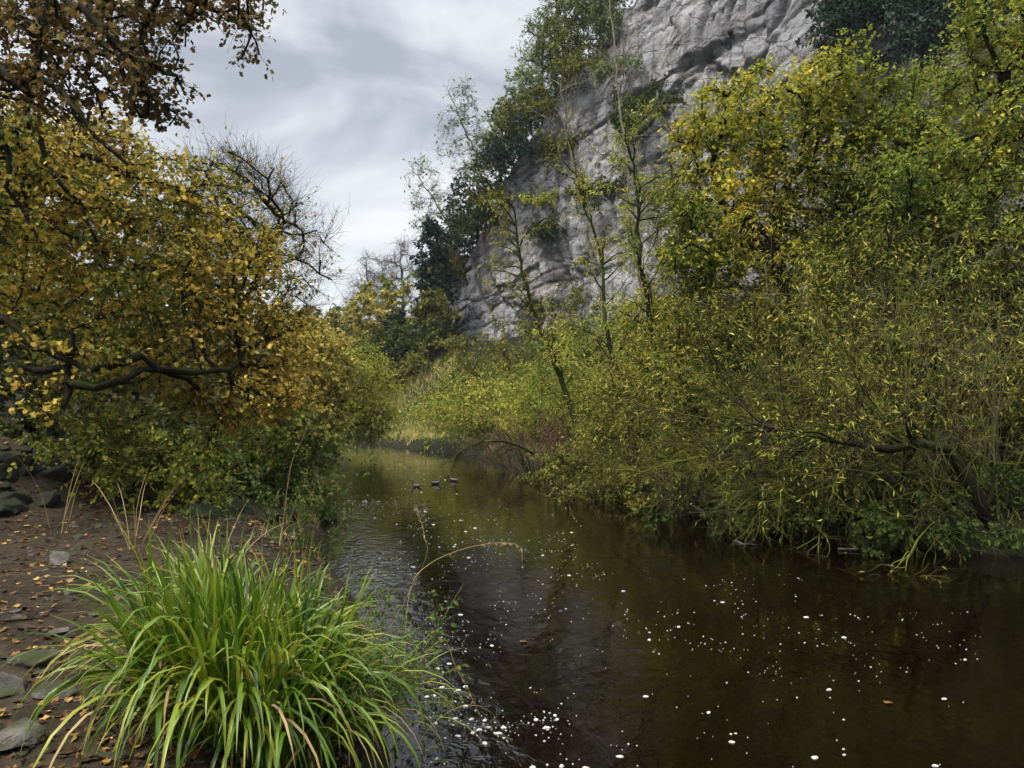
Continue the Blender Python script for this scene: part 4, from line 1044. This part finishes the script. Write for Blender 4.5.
# ================================================================== GRASS, SEDGE, REEDS
def blades(mb, rng, base, d0, L, w, K=9, grav=.12, wander=.03):
    s = shoots(rng, base, d0, L, K, grav, wander, .75)
    t = norm(np.gradient(s, axis=1))
    h = norm(np.cross(t, np.array([0, 0, 1.0]) + rng.normal(0, .25, (len(base), 1, 3))))
    up = np.cross(h, t)
    prof = np.array([.75, 1, 1, 1, .97, .9, .8, .66, .42, .04]) if K == 9 else np.linspace(1, .05, K + 1)
    ww = w[:, None] * prof[None] * .5
    l = s + h * ww[..., None] + up * (ww * .45)[..., None]
    r = s - h * ww[..., None] + up * (ww * .45)[..., None]
    v = np.stack([l, s, r], 2)
    M_ = len(base)
    m, k, q = np.meshgrid(np.arange(M_), np.arange(K), np.arange(2), indexing='ij')
    ix = lambda m, k, q: (m * (K + 1) + k) * 3 + q
    f = np.stack([ix(m, k, q), ix(m, k, q + 1), ix(m, k + 1, q + 1), ix(m, k + 1, q)], -1).reshape(-1, 4)
    mb.add(v, f, np.broadcast_to(np.linspace(0, 1, K + 1)[None, :, None], (M_, K + 1, 3)))
    return s

def sedge(name, label, cx, cy, rx, ry, n, Lm, seed, tilt=(.05, .95), nd=60, w=.011, grav=.13):
    rng = np.random.default_rng(seed)
    a = rng.uniform(0, 2 * np.pi, n); q = np.sqrt(rng.uniform(0, 1, n))
    x, y = cx + rx * q * np.cos(a), cy + ry * q * np.sin(a)
    base = np.stack([x, y, ground_z(x, y) - .03], -1)
    out = np.stack([np.cos(a), np.sin(a), a * 0], -1)
    tl = tilt[0] + (tilt[1] - tilt[0]) * rng.uniform(0, 1, n) ** 1.0 * (.35 + .65 * q)
    yaw = norm(out + rng.normal(0, .55, (n, 3)) * [1, 1, 0])
    d = norm(yaw * np.sin(tl)[:, None] + np.array([0, 0, 1.0]) * np.cos(tl)[:, None])
    root = thing(name, label, 'sedge', (cx, cy, gz(cx, cy)))
    L = Lm * rng.uniform(.55, 1.15, n)
    mb = MB()
    g = grav * rng.uniform(.5, 1.5, n)
    for lo in range(4):                       # stiff and lax blades
        k = slice(lo * n // 4, (lo + 1) * n // 4)
        blades(mb, rng, base[k], d[k], L[k], w * rng.uniform(.6, 1.25, L[k].shape), grav=grav * (.5 + .42 * lo))
    o = np.array((cx, cy, gz(cx, cy)), np.float32)
    mb.build('foliage', M['sedge'], root, origin=o)
    if nd:
        i = rng.integers(0, n, nd)
        db = MB(); blades(db, rng, base[i] + rng.normal(0, .03, (nd, 3)) * [1, 1, 0], norm(d[i] + rng.normal(0, .2, (nd, 3))), L[i] * .9, w * .7 * np.ones(nd), grav=grav * 1.5)
        db.build('dead_blade', M['straw'], root, origin=o)
    return root
sedge('sedge_clump', 'large bright green sedge tussock arching beside the water in front', -1.37, 3.9, .44, .38, 1050, .90, 501, tilt=(.0, .56), nd=70, w=.023, grav=.24)
sedge('sedge_clump', 'smaller sedge tuft right of the big tussock leaning over the water', -.95, 4.4, .2, .26, 170, .72, 502, tilt=(.0, .8), nd=26, w=.014, grav=.26)

def herb(name, label, cx, cy, r, h, n, seed, leaf='herb', size=.035):
    make_shrub(name, label, 'plant', (cx, cy, gz(cx, cy)), n=n, L=h, leaf=leaf, shape='oval', ratio=.55, leaf_size=size, nleaf=n * 55, n2=n * 5, n3=n * 14, spread=r, lean=.6, grav=.05, seed=seed, r=.005, twig_r=.0016, bark='stalk', L2=.4, L3=.2)
herb('leafy_herb', 'fine leaved herb growing through the right side of the sedge', -.95, 4.55, .26, .85, 16, 511)
herb('leafy_herb', 'fine leaved herb at the water side with browning tops', -.68, 4.9, .2, .7, 12, 512)
herb('leafy_herb', 'tall leafy herb with yellow tops on the beach edge behind the sedge', -3.1, 10.6, .3, 1.4, 14, 513, size=.06)
herb('leafy_herb', 'leafy herb at the water edge between sedge and bramble', -2.5, 9.6, .3, .8, 14, 514, size=.05)
herb('seeding_herb', 'thin brown seeding herb leaning over the water right of the sedge', -.62, 5.6, .16, .85, 10, 515, leaf='russet', size=.02)

def stalks(name, label, cx, cy, n, L, seed, r=.12, lean=.35, bias=(0, 0, 0), mat='straw', grav=.1, w=.006, cat='grass'):
    rng = np.random.default_rng(seed)
    a = rng.uniform(0, 6.28, n)
    x, y = cx + r * np.cos(a) * rng.uniform(0, 1, n), cy + r * np.sin(a) * rng.uniform(0, 1, n)
    base = np.stack([x, y, ground_z(x, y) - .02], -1)
    d = norm(np.stack([np.cos(a) * lean, np.sin(a) * lean, np.ones(n)], -1) + np.array(bias))
    mb = MB(); blades(mb, rng, base, d, L * rng.uniform(.6, 1.1, n), w * np.ones(n), grav=grav)
    return tag(mb.build(name, M[mat], smooth=True, origin=np.array((cx, cy, gz(cx, cy)), np.float32)), label, cat)
stalks('dry_grass', 'tuft of tall straw coloured grass behind the left of the sedge', -4.1, 8.3, 9, 1.15, 521, lean=.4, w=.011)
stalks('dry_grass', 'two bent straw stalks beside the mossy stones', -5.5, 9.2, 4, 1.15, 522, lean=.25, w=.012)
stalks('dry_grass', 'straw coloured blades sprouting from the back of the sedge', -2.6, 6.6, 6, 1.0, 523, lean=.5, w=.009)
stalks('arching_grass', 'long straw grass stems arching right over the dark water', -.75, 5.3, 6, 1.25, 525, r=.1, lean=.3, bias=(.75, 0, 0), grav=.13, w=.0055)
stalks('arching_grass', 'thin straw stems bending down to the water at the sedge foot', -.62, 4.55, 7, .85, 526, r=.1, lean=.3, bias=(.7, 0, 0), grav=.26, w=.005)
stalks('arching_grass', 'upright straw stem beside the herb on the water edge', -.9, 6.0, 3, 1.0, 527, r=.06, lean=.15, bias=(-.1, 0, 0), grav=.06, w=.007)

def long_stem(label, pts, r=.0035, seed=1):
    rng = np.random.default_rng(seed)
    tp = resample(pts, .05)
    mb = MB(); tubes(mb, tp[None], (r * np.linspace(1, .45, len(tp)))[None], 5)
    n = 26; i = rng.integers(int(len(tp) * .72), len(tp) - 1, n)
    d = norm(rng.normal(0, .5, (n, 3)) + (tp[i + 1] - tp[i]) / .05 + [0, 0, -.5])
    leaves(mb, tp[i], d, norm(rng.normal(size=(n, 3))), rng.uniform(.02, .045, n), np.full(n, .007), 'narrow')
    tag(mb.build('grass_stem', M['straw'], origin=np.array(tp[0], np.float32)), label, 'grass')
long_stem('longest straw stem arching right over the water from the sedge', [(-.72, 5.1, .3), P(410, 590, 5.2), P(428, 565, 5.3), P(460, 550, 5.4), P(495, 543, 5.5), P(520, 546, 5.5), P(522, 562, 5.5)], seed=1)
long_stem('straw stem standing up and hooking left beside the arching one', [(-.95, 6.0, .3), P(425, 560, 5.9), P(424, 535, 5.9), P(418, 512, 5.9), P(414, 504, 5.9)], seed=2)
long_stem('low straw stem bending down towards the water at the sedge side', [(-.72, 4.7, .25), P(440, 640, 4.8), P(455, 665, 4.8), P(468, 690, 4.8), P(480, 715, 4.8)], seed=3)
long_stem('yellow reed stem leaning right before the river bend', [(-2.8, 9.2, .2), P(290, 470, 9.2), P(302, 440, 9.2), P(312, 410, 9.2), P(318, 392, 9.2)], r=.008, seed=4)

def grass_patch(name, label, xs, ys, n, L, seed, mask=None, w=.012):
    rng = np.random.default_rng(seed)
    x = rng.uniform(*xs, n); y = rng.uniform(*ys, n)
    z = ground_z(x, y)
    k = (z > .12) & (mask(x, y) if mask else True)
    x, y, z = x[k], y[k], z[k]
    cl = .5 + .5 * fbm(np.stack([x * .6, y * .6, x * 0], -1), 3, seed)
    n = len(x)
    d = norm(rng.normal(0, .35, (n, 3)) * [1, 1, 0] + np.array([0, 0, 1]))
    mb = MB(); blades(mb, rng, np.stack([x, y, z - .03], -1), d, L * rng.uniform(.5, 1.2, n) * (.4 + cl), w * np.ones(n), K=4, grav=.16)
    tag(mb.build(name, M['grass']), label, 'grass', kind='stuff')
grass_patch('grass', 'tall pale grass on the bank at the river bend', (-12, 0), (40, 58), 9000, .7, 531, lambda x, y: x < -.075 * y + .2, w=.045)
grass_patch('grass', 'rough grass along the right bank under the willows', (-3, 14), (9, 38), 14000, .32, 532, lambda x, y: x > np.interp(y, RB[:, 0], RB[:, 1]) + .15, w=.02)
grass_patch('grass', 'short green grass tufts along the left water edge', (-9, -2), (9, 34), 5000, .35, 533, lambda x, y: np.interp(y, LB[:, 0], LB[:, 1]) - x < .9, w=.014)

# ================================================================== LITTER AND STONES
def litter():
    rng = np.random.default_rng(541)
    n = 9000
    y = 2.6 + 22 * rng.uniform(0, 1, n) ** 1.7
    x = np.interp(y, LB[:, 0], LB[:, 1]) - .1 - rng.uniform(0, 1, n) ** 1.3 * (1.5 + y * .55)
    z = ground_z(x, y)
    k = z > .1
    x, y, z = x[k], y[k], z[k]; n = len(x)
    a = rng.uniform(0, 6.28, n)
    d = np.stack([np.cos(a), np.sin(a), rng.normal(0, .15, n)], -1)
    nr = norm(rng.normal(0, .3, (n, 3)) + [0, 0, 1])
    s = rng.uniform(.02, .06, n) + .0016 * y
    mb = MB(); leaves(mb, np.stack([x, y, z + .012], -1), d, nr, s, s * .7, 'lobed')
    tag(mb.build('leaf_litter', M['litter'], smooth=False), 'brown and yellow fallen leaves scattered on the muddy path and slope', 'leaves', kind='stuff')
litter()

def gravel():
    rng = np.random.default_rng(551)
    v0, f0 = ico(1)
    n = 1500
    y = 2.8 + 14 * rng.uniform(0, 1, n) ** 1.8
    x = np.interp(y, LB[:, 0], LB[:, 1]) - .15 - rng.uniform(0, 1, n) * (1.3 + y * .38)
    cl = fbm(np.stack([x * 1.2, y * 1.2, x * 0], -1), 3, 19)
    k = cl > rng.uniform(-.35, .3, n)
    x, y = x[k], y[k]; z = ground_z(x, y)
    mb = MB()
    for i in range(len(x)):
        s = rng.uniform(.008, .02) * (1 + 1.6 * rng.uniform() ** 5) * (1 + .05 * y[i])
        q = v0 * (1 + rng.normal(0, .16, (len(v0), 1))) * s * [rng.uniform(.9, 1.7), 1, rng.uniform(.35, .7)]
        a = rng.uniform(0, 6.28); c, d = math.cos(a), math.sin(a)
        q = np.stack([q[:, 0] * c - q[:, 1] * d, q[:, 0] * d + q[:, 1] * c, q[:, 2]], -1) + [x[i], y[i], z[i] + s * .15]
        mb.add(q, f0)
    tag(mb.build('gravel', M['stone'], smooth=False), 'small broken stones pressed into the muddy path', 'gravel', kind='stuff')

def ico(sub):
    import bmesh
    bm = bmesh.new(); bmesh.ops.create_icosphere(bm, subdivisions=sub, radius=1)
    v = np.array([x.co[:] for x in bm.verts]); f = np.array([[q.index for q in t.verts] for t in bm.faces]); bm.free()
    return v, f
ICO = ico(4); ICO3 = ico(3)

def stone_mat(name, cols, moss, amount):
    m, nt, out = mat_new(name)
    g = N(nt, 'ShaderNodeNewGeometry'); tc = N(nt, 'ShaderNodeTexCoord')
    a = N(nt, 'ShaderNodeTexNoise', Scale=5.0, Detail=8.0, Roughness=.7); nt.links.new(g.outputs['Position'], a.inputs['Vector'])
    r = ramp(nt, [(.3 + .13 * i, c) for i, c in enumerate(cols)]); nt.links.new(a.outputs['Fac'], r.inputs[0])
    b = N(nt, 'ShaderNodeTexNoise', Scale=2.2, Detail=4.0); nt.links.new(g.outputs['Position'], b.inputs['Vector'])
    sx = N(nt, 'ShaderNodeSeparateXYZ'); nt.links.new(g.outputs['Normal'], sx.inputs[0])
    ad = N(nt, 'ShaderNodeMath', operation='MULTIPLY_ADD'); nt.links.new(sx.outputs['Z'], ad.inputs[0]); ad.inputs[1].default_value = .25; nt.links.new(b.outputs['Fac'], ad.inputs[2])
    mr = ramp(nt, [(.72 - amount * .35, (0, 0, 0)), (.85 - amount * .35, (1, 1, 1))]); nt.links.new(ad.outputs[0], mr.inputs[0])
    mx = N(nt, 'ShaderNodeMixRGB'); mx.inputs[2].default_value = (*moss, 1)
    nt.links.new(mr.outputs[0], mx.inputs[0]); nt.links.new(r.outputs[0], mx.inputs[1])
    p = N(nt, 'ShaderNodeBsdfPrincipled', Roughness=.75); p.inputs['Specular IOR Level'].default_value = .15
    bp = N(nt, 'ShaderNodeBump', Strength=1.0, Distance=.05); nt.links.new(a.outputs['Fac'], bp.inputs['Height'])
    nt.links.new(bp.outputs[0], p.inputs['Normal']); nt.links.new(mx.outputs[0], p.inputs['Base Color']); nt.links.new(p.outputs[0], out.inputs[0])
    return m
M['stone'] = stone_mat('grey_stone', [(.025, .022, .019), (.055, .05, .044), (.10, .09, .08), (.17, .155, .14)], (.03, .035, .012), .3)
M['stone_mossy'] = stone_mat('mossy_stone', [(.006, .005, .004), (.014, .012, .009), (.03, .026, .021)], (.010, .013, .004), .9)

def stone(name, label, loc, size, seed, mat='stone', group=None, cat='stone', rz=0, hi=True):
    v, f = ICO if hi else ICO3
    rng = np.random.default_rng(seed)
    q = v.copy()
    # broken faces: cut the ball with random planes, then roughen
    for _ in range(9):
        n = norm(rng.normal(size=3)); d = rng.uniform(.42, .8)
        k = q @ n - d
        q -= np.where(k > 0, k, 0)[:, None] * n * .92
    q *= 1 + .12 * fbm(v * 1.6 + seed, 4, 7)[:, None] + .03 * fbm(v * 7 + seed, 2, 9)[:, None]
    q *= np.array(size)
    c, s = math.cos(rz), math.sin(rz)
    q = np.stack([q[:, 0] * c - q[:, 1] * s, q[:, 0] * s + q[:, 1] * c, q[:, 2]], -1)
    mb = MB(); mb.add(q, f)
    o = mb.build(name, M[mat], smooth=False); o.location = [float(k) for k in loc]
    return tag(o, label, cat, group)
gravel()
def ground_stone(label, px, Y, size, seed, sink=.3, **k):
    p = on_ground(px, Y); p[2] += size[2] * (1 - sink * 2) * .6
    return stone('path_stone', label, p, size, seed, rz=seed, **k)
ground_stone('flat pale grey stone on the path left of the sedge', 38, 4.65, (.17, .12, .07), 601)
ground_stone('broad wet stone at the bottom left corner of the path', 20, 3.5, (.2, .14, .06), 602)
ground_stone('flat brown stone in the mud below the pale one', 62, 4.1, (.12, .1, .05), 603)
ground_stone('small grey stone on the path beside the stick', 60, 5.2, (.09, .07, .05), 604)
ground_stone('sloping slab at the left border of the path', 8, 4.15, (.2, .15, .07), 605)
ground_stone('rounded dark stone near the foot of the stone pile', 62, 7.6, (.14, .11, .09), 606)
ground_stone('small stone in the middle of the muddy path', 75, 6.3, (.08, .07, .045), 607)
rng = np.random.default_rng(610)
for i in range(105):
    x, y = rng.uniform(-11.2, -6.7), rng.uniform(10.5, 12.7)
    q = rng.uniform(0, 1) ** 2
    sz = .09 + .2 * q
    z = gz(x, y)
    stone('mossy_stone', 'dark mossy stone in the tumbled pile below the golden tree', (x, y, z + sz * rng.uniform(0, .3)), (sz * rng.uniform(.9, 1.5), sz, sz * rng.uniform(.5, .8)), 620 + i, 'stone_mossy', 'mossy stones tumbled under the golden tree', rz=rng.uniform(0, 3), hi=False)
for i in range(26):
    px, Y = rng.uniform(118, 225), rng.uniform(13.2, 17.5)
    s = rng.uniform(.07, .2)
    p = on_ground(px, Y); p[2] += s * .1
    stone('beach_stone', 'pale grey stone on the small stony beach behind the sedge', p, (s * 1.3, s, s * .5), 700 + i, 'stone', 'stones on the small beach', rz=i, hi=False)
for i, (px, Y, s, lab) in enumerate([(238, 11.2, .22, 'mossy stone at the water edge left of the leafy herb'), (272, 10.8, .16, 'small dark stone half in the water behind the sedge'), (205, 10.6, .26, 'mossy boulder behind the tip of the sedge'), (290, 11.8, .18, 'dark stone under the bramble at the waterline')]):
    p = on_ground(px, Y); p[2] = max(p[2], 0) + s * .2
    stone('waterside_stone', lab, p, (s * 1.2, s, s * .7), 740 + i, 'stone_mossy', None, rz=i)

# ================================================================== FOAM, FLOATING LEAVES
def foam():
    rng = np.random.default_rng(801)
    px, py = [], []
    def add(n, x0, x1, y0, y1, f=None):
        x = rng.uniform(x0, x1, n * 6); y = rng.uniform(y0, y1, n * 6)
        c = fbm(np.stack([(x - .35 * y) * .03, (y + .1 * x) * .035, x * 0], -1), 3, 81)
        k = rng.uniform(-.25, .5, len(x)) < c
        if f is not None: k &= f(x, y)
        px.extend(x[k][:n]); py.extend(y[k][:n])
    add(260, 425, 640, 560, 768, lambda x, y: rng.uniform(0, 1, len(x)) < np.clip(1.25 - np.abs(x - (440 + (y - 540) * .42)) / 130, 0, 1))
    add(260, 330, 430, 500, 575); add(130, 350, 470, 455, 505); add(240, 430, 650, 505, 580)
    add(110, 620, 800, 570, 650); add(90, 760, 1024, 610, 680); add(50, 560, 1000, 650, 768); add(50, 470, 600, 700, 768)
    px, py = np.array(px), np.array(py)
    Y = 2 * F / (py - 410); X = (px - 512) / F * Y
    ok = (X > np.interp(Y, LB[:, 0], LB[:, 1]) + .15) & (X < np.interp(Y, RB[:, 0], RB[:, 1]) - .25)
    X, Y = X[ok], Y[ok]
    mb = MB()
    K = 9
    for x, y in zip(X, Y):
        r = (.0020 + .0040 * rng.uniform(0, 1) ** 3 + (.010 if rng.uniform() < (.16 if y < 6.2 else .05) else 0)) * (1 + .06 * max(0, y - 6))
        a = np.arange(K) * 2 * np.pi / K
        rr = r * (1 + .3 * np.sin(a * 2 + rng.uniform(0, 6)) + .15 * rng.normal(size=K))
        rim = np.stack([x + rr * np.cos(a) * 1.3, y + rr * np.sin(a), a * 0 + .003], -1)
        mid = np.stack([x + rr * .6 * np.cos(a) * 1.3, y + rr * .6 * np.sin(a), a * 0 + .004 + r * .25], -1)
        low = rim - [0, 0, .012]
        s = np.arange(K); s2 = (s + 1) % K
        mb.add(np.concatenate([low, rim, mid, [[x, y, .005 + r * .3]]]), np.concatenate([np.stack([s, s2, s2 + K], -1), np.stack([s, s2 + K, s + K], -1), np.stack([s + K, s2 + K, s2 + 2 * K], -1), np.stack([s + K, s2 + 2 * K, s + 2 * K], -1), np.stack([s + 2 * K, s2 + 2 * K, s * 0 + 3 * K], -1)]))
    m, nt, out = mat_new('foam')
    p = N(nt, 'ShaderNodeBsdfPrincipled', Roughness=.6); p.inputs['Base Color'].default_value = (.38, .365, .32, 1)
    nt.links.new(p.outputs[0], out.inputs[0])
    tag(mb.build('foam', m), 'white foam flecks drifting on the dark water', 'foam', kind='stuff')
foam()
rng = np.random.default_rng(811)
for i, (px, py, lab) in enumerate([(668, 555, 'orange leaf floating near the mossy tangle'), (880, 700, 'yellow leaf floating alone on the right of the river'), (520, 640, 'brown leaf floating among the foam flecks')]):
    Y = 2 * F / (py - 410); x = (px - 512) / F * Y
    mb = MB(); leaves(mb, np.array([[x, Y, .008]]), np.array([[1., .3, 0.05]]), np.array([[0, 0, 1.]]), np.array([.07]), np.array([.05]), 'lobed')
    o = mb.build('floating_leaf', M['litter'], smooth=False); tag(o, lab, 'leaf')

# ================================================================== DUCKS
def plain(name, c, rough=.6):
    m, nt, out = mat_new(name)
    no = N(nt, 'ShaderNodeTexNoise', Scale=40.0, Detail=3.0)
    r = ramp(nt, [(.3, tuple(k * .6 for k in c)), (.7, tuple(min(1, k * 1.3) for k in c))]); nt.links.new(no.outputs['Fac'], r.inputs[0])
    p = N(nt, 'ShaderNodeBsdfPrincipled', Roughness=rough); nt.links.new(r.outputs[0], p.inputs['Base Color']); nt.links.new(p.outputs[0], out.inputs[0])
    return m
M['feather'] = plain('brown_feather', (.02, .016, .012)); M['bill'] = plain('duck_bill', (.25, .17, .03), .4)
def duck(label, px, py, face, seed):
    Y = 2 * F / (py - 410); x = (px - 512) / F * Y
    root = thing('duck', label, 'duck', (x, Y, 0), 'ducks swimming before the river bend')
    root.rotation_euler[2] = face; root.scale = (.82, .82, .82)
    path = np.array([[-.30, 0, .12], [-.24, 0, .09], [-.14, 0, .06], [0, 0, .05], [.10, 0, .06], [.17, 0, .10], [.20, 0, .17], [.21, 0, .235], [.235, 0, .27], [.27, 0, .275], [.295, 0, .265]])
    rad = np.array([.008, .03, .065, .085, .08, .06, .042, .042, .052, .042, .016])
    path = path * [.7, 1, .9]; rad = rad * .78; path[:, 2] *= .9
    K = len(path); S = 12
    t = norm(np.gradient(path, axis=0)); a = np.tile([0, 1.0, 0], (K, 1)); b = np.cross(t, a)
    ang = np.arange(S) * 2 * np.pi / S
    v = path[:, None] + (np.cos(ang)[None, :, None] * a[:, None] + np.sin(ang)[None, :, None] * b[:, None] * .85) * rad[:, None, None]
    k, s = np.meshgrid(np.arange(K - 1), np.arange(S), indexing='ij'); s2 = (s + 1) % S
    f = np.stack([k * S + s, k * S + s2, (k + 1) * S + s2, (k + 1) * S + s], -1).reshape(-1, 4)
    mb = MB(); mb.add(v, f); mb.build('body', M['feather'], root)
    bl = MB(); pts = np.array([[[.2, 0, .237], [.225, 0, .229], [.245, 0, .227]]]); tubes(bl, pts, np.array([[.016, .015, .006]]), 8); bl.build('bill', M['bill'], root)
duck('leftmost duck of the three on the far water', 417, 487, 2.6, 1)
duck('middle duck of the three on the far water, facing right', 436, 484, .4, 2)
duck('duck swimming apart on the right of the other two', 454, 481, 2.7, 3)

# ================================================================== AIR
def build_haze():
    x0, x1, y0, y1, z0, z1 = -165, 165, -16, 325, -2, 62
    v = [(x, y, z) for x in (x0, x1) for y in (y0, y1) for z in (z0, z1)]
    f = [(0, 1, 3, 2), (4, 6, 7, 5), (0, 4, 5, 1), (2, 3, 7, 6), (0, 2, 6, 4), (1, 5, 7, 3)]
    mb = MB(); mb.add(np.array(v), np.array(f))
    m, nt, out = mat_new('haze')
    vol = N(nt, 'ShaderNodeVolumePrincipled', Density=HAZE)
    vol.inputs['Color'].default_value = (.82, .88, .95, 1)
    nt.links.new(vol.outputs[0], out.inputs['Volume'])
    tag(mb.build('haze', m, smooth=False), 'thin damp air softening the far end of the valley', 'haze', kind='stuff')
HAZE = .00022
if HAZE: build_haze()

# ================================================================== SKY, SUN, CAMERA
def build_world():
    w = bpy.data.worlds.new('World'); scene.world = w; w.use_nodes = True
    nt = w.node_tree; nt.nodes.clear()
    out = nt.nodes.new('ShaderNodeOutputWorld'); bg = nt.nodes.new('ShaderNodeBackground')
    sky = nt.nodes.new('ShaderNodeTexSky'); sky.sky_type = 'NISHITA'; sky.sun_disc = False
    sky.sun_elevation = math.radians(SUN_EL); sky.sun_rotation = math.radians(SUN_ROT)
    tc = nt.nodes.new('ShaderNodeTexCoord')
    mp = N(nt, 'ShaderNodeMapping'); mp.inputs['Scale'].default_value = (1, 1, 2.2); mp.inputs['Location'].default_value = SKY_OFF
    nt.links.new(tc.outputs['Generated'], mp.inputs['Vector'])
    a = N(nt, 'ShaderNodeTexNoise', Scale=3.4, Detail=8.0, Roughness=.55, Distortion=.5); nt.links.new(mp.outputs[0], a.inputs['Vector'])
    r = ramp(nt, [(.36, (1.35, 1.45, 1.62)), (.47, (1.95, 2.04, 2.2)), (.55, (2.42, 2.48, 2.58)), (.70, (3.05, 3.04, 3.05))])
    nt.links.new(a.outputs['Fac'], r.inputs[0])
    mx = N(nt, 'ShaderNodeMixRGB'); mx.inputs[0].default_value = .94
    nt.links.new(sky.outputs[0], mx.inputs[1]); nt.links.new(r.outputs[0], mx.inputs[2])
    # an overcast sky is brightest overhead
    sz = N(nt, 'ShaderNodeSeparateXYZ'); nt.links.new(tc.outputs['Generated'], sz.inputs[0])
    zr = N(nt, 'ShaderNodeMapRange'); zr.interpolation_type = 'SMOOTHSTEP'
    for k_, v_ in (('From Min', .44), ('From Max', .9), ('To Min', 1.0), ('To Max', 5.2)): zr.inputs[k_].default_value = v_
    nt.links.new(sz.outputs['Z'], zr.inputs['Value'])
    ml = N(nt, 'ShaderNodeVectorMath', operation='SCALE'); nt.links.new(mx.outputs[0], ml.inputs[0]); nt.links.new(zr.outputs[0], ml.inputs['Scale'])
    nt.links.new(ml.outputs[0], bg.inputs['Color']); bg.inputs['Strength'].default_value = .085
    nt.links.new(bg.outputs[0], out.inputs[0])
SUN_EL, SUN_AZ = 58.0, 235.0          # azimuth clockwise from +Y: behind and to the left
SUN_ROT = SUN_AZ
SKY_OFF = (0.35, 0.2, 0.1)
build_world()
sd = bpy.data.lights.new('sun', 'SUN'); sd.energy = 1.5; sd.angle = math.radians(14); sd.color = (1.0, .93, .80)
so = bpy.data.objects.new('sun', sd); COL.objects.link(so)
az = math.radians(SUN_AZ); el = math.radians(SUN_EL)
from mathutils import Vector
vec = Vector((math.sin(az) * math.cos(el), math.cos(az) * math.cos(el), math.sin(el)))
so.rotation_euler = vec.to_track_quat('Z', 'Y').to_euler(); so.location = vec * 60

cd = bpy.data.cameras.new('camera'); co = bpy.data.objects.new('camera', cd); COL.objects.link(co)
cd.sensor_fit = 'HORIZONTAL'; cd.sensor_width = 36; cd.lens = 36 * F / 1024
co.location = CAM; co.rotation_euler = (math.pi / 2 + PITCH, 0, 0)
cd.clip_start = .05; cd.clip_end = 1000
scene.camera = co
scene.view_settings.view_transform = 'Standard'; scene.view_settings.look = 'None'; scene.view_settings.gamma = 1; scene.view_settings.exposure = 1.95
scene.render.engine = 'CYCLES'
cy = scene.cycles
cy.max_bounces = 5; cy.diffuse_bounces = 3; cy.glossy_bounces = 2; cy.transmission_bounces = 3; cy.transparent_max_bounces = 2
cy.use_adaptive_sampling = True; cy.adaptive_threshold = .02; cy.use_denoising = True
cy.caustics_reflective = False; cy.caustics_refractive = False
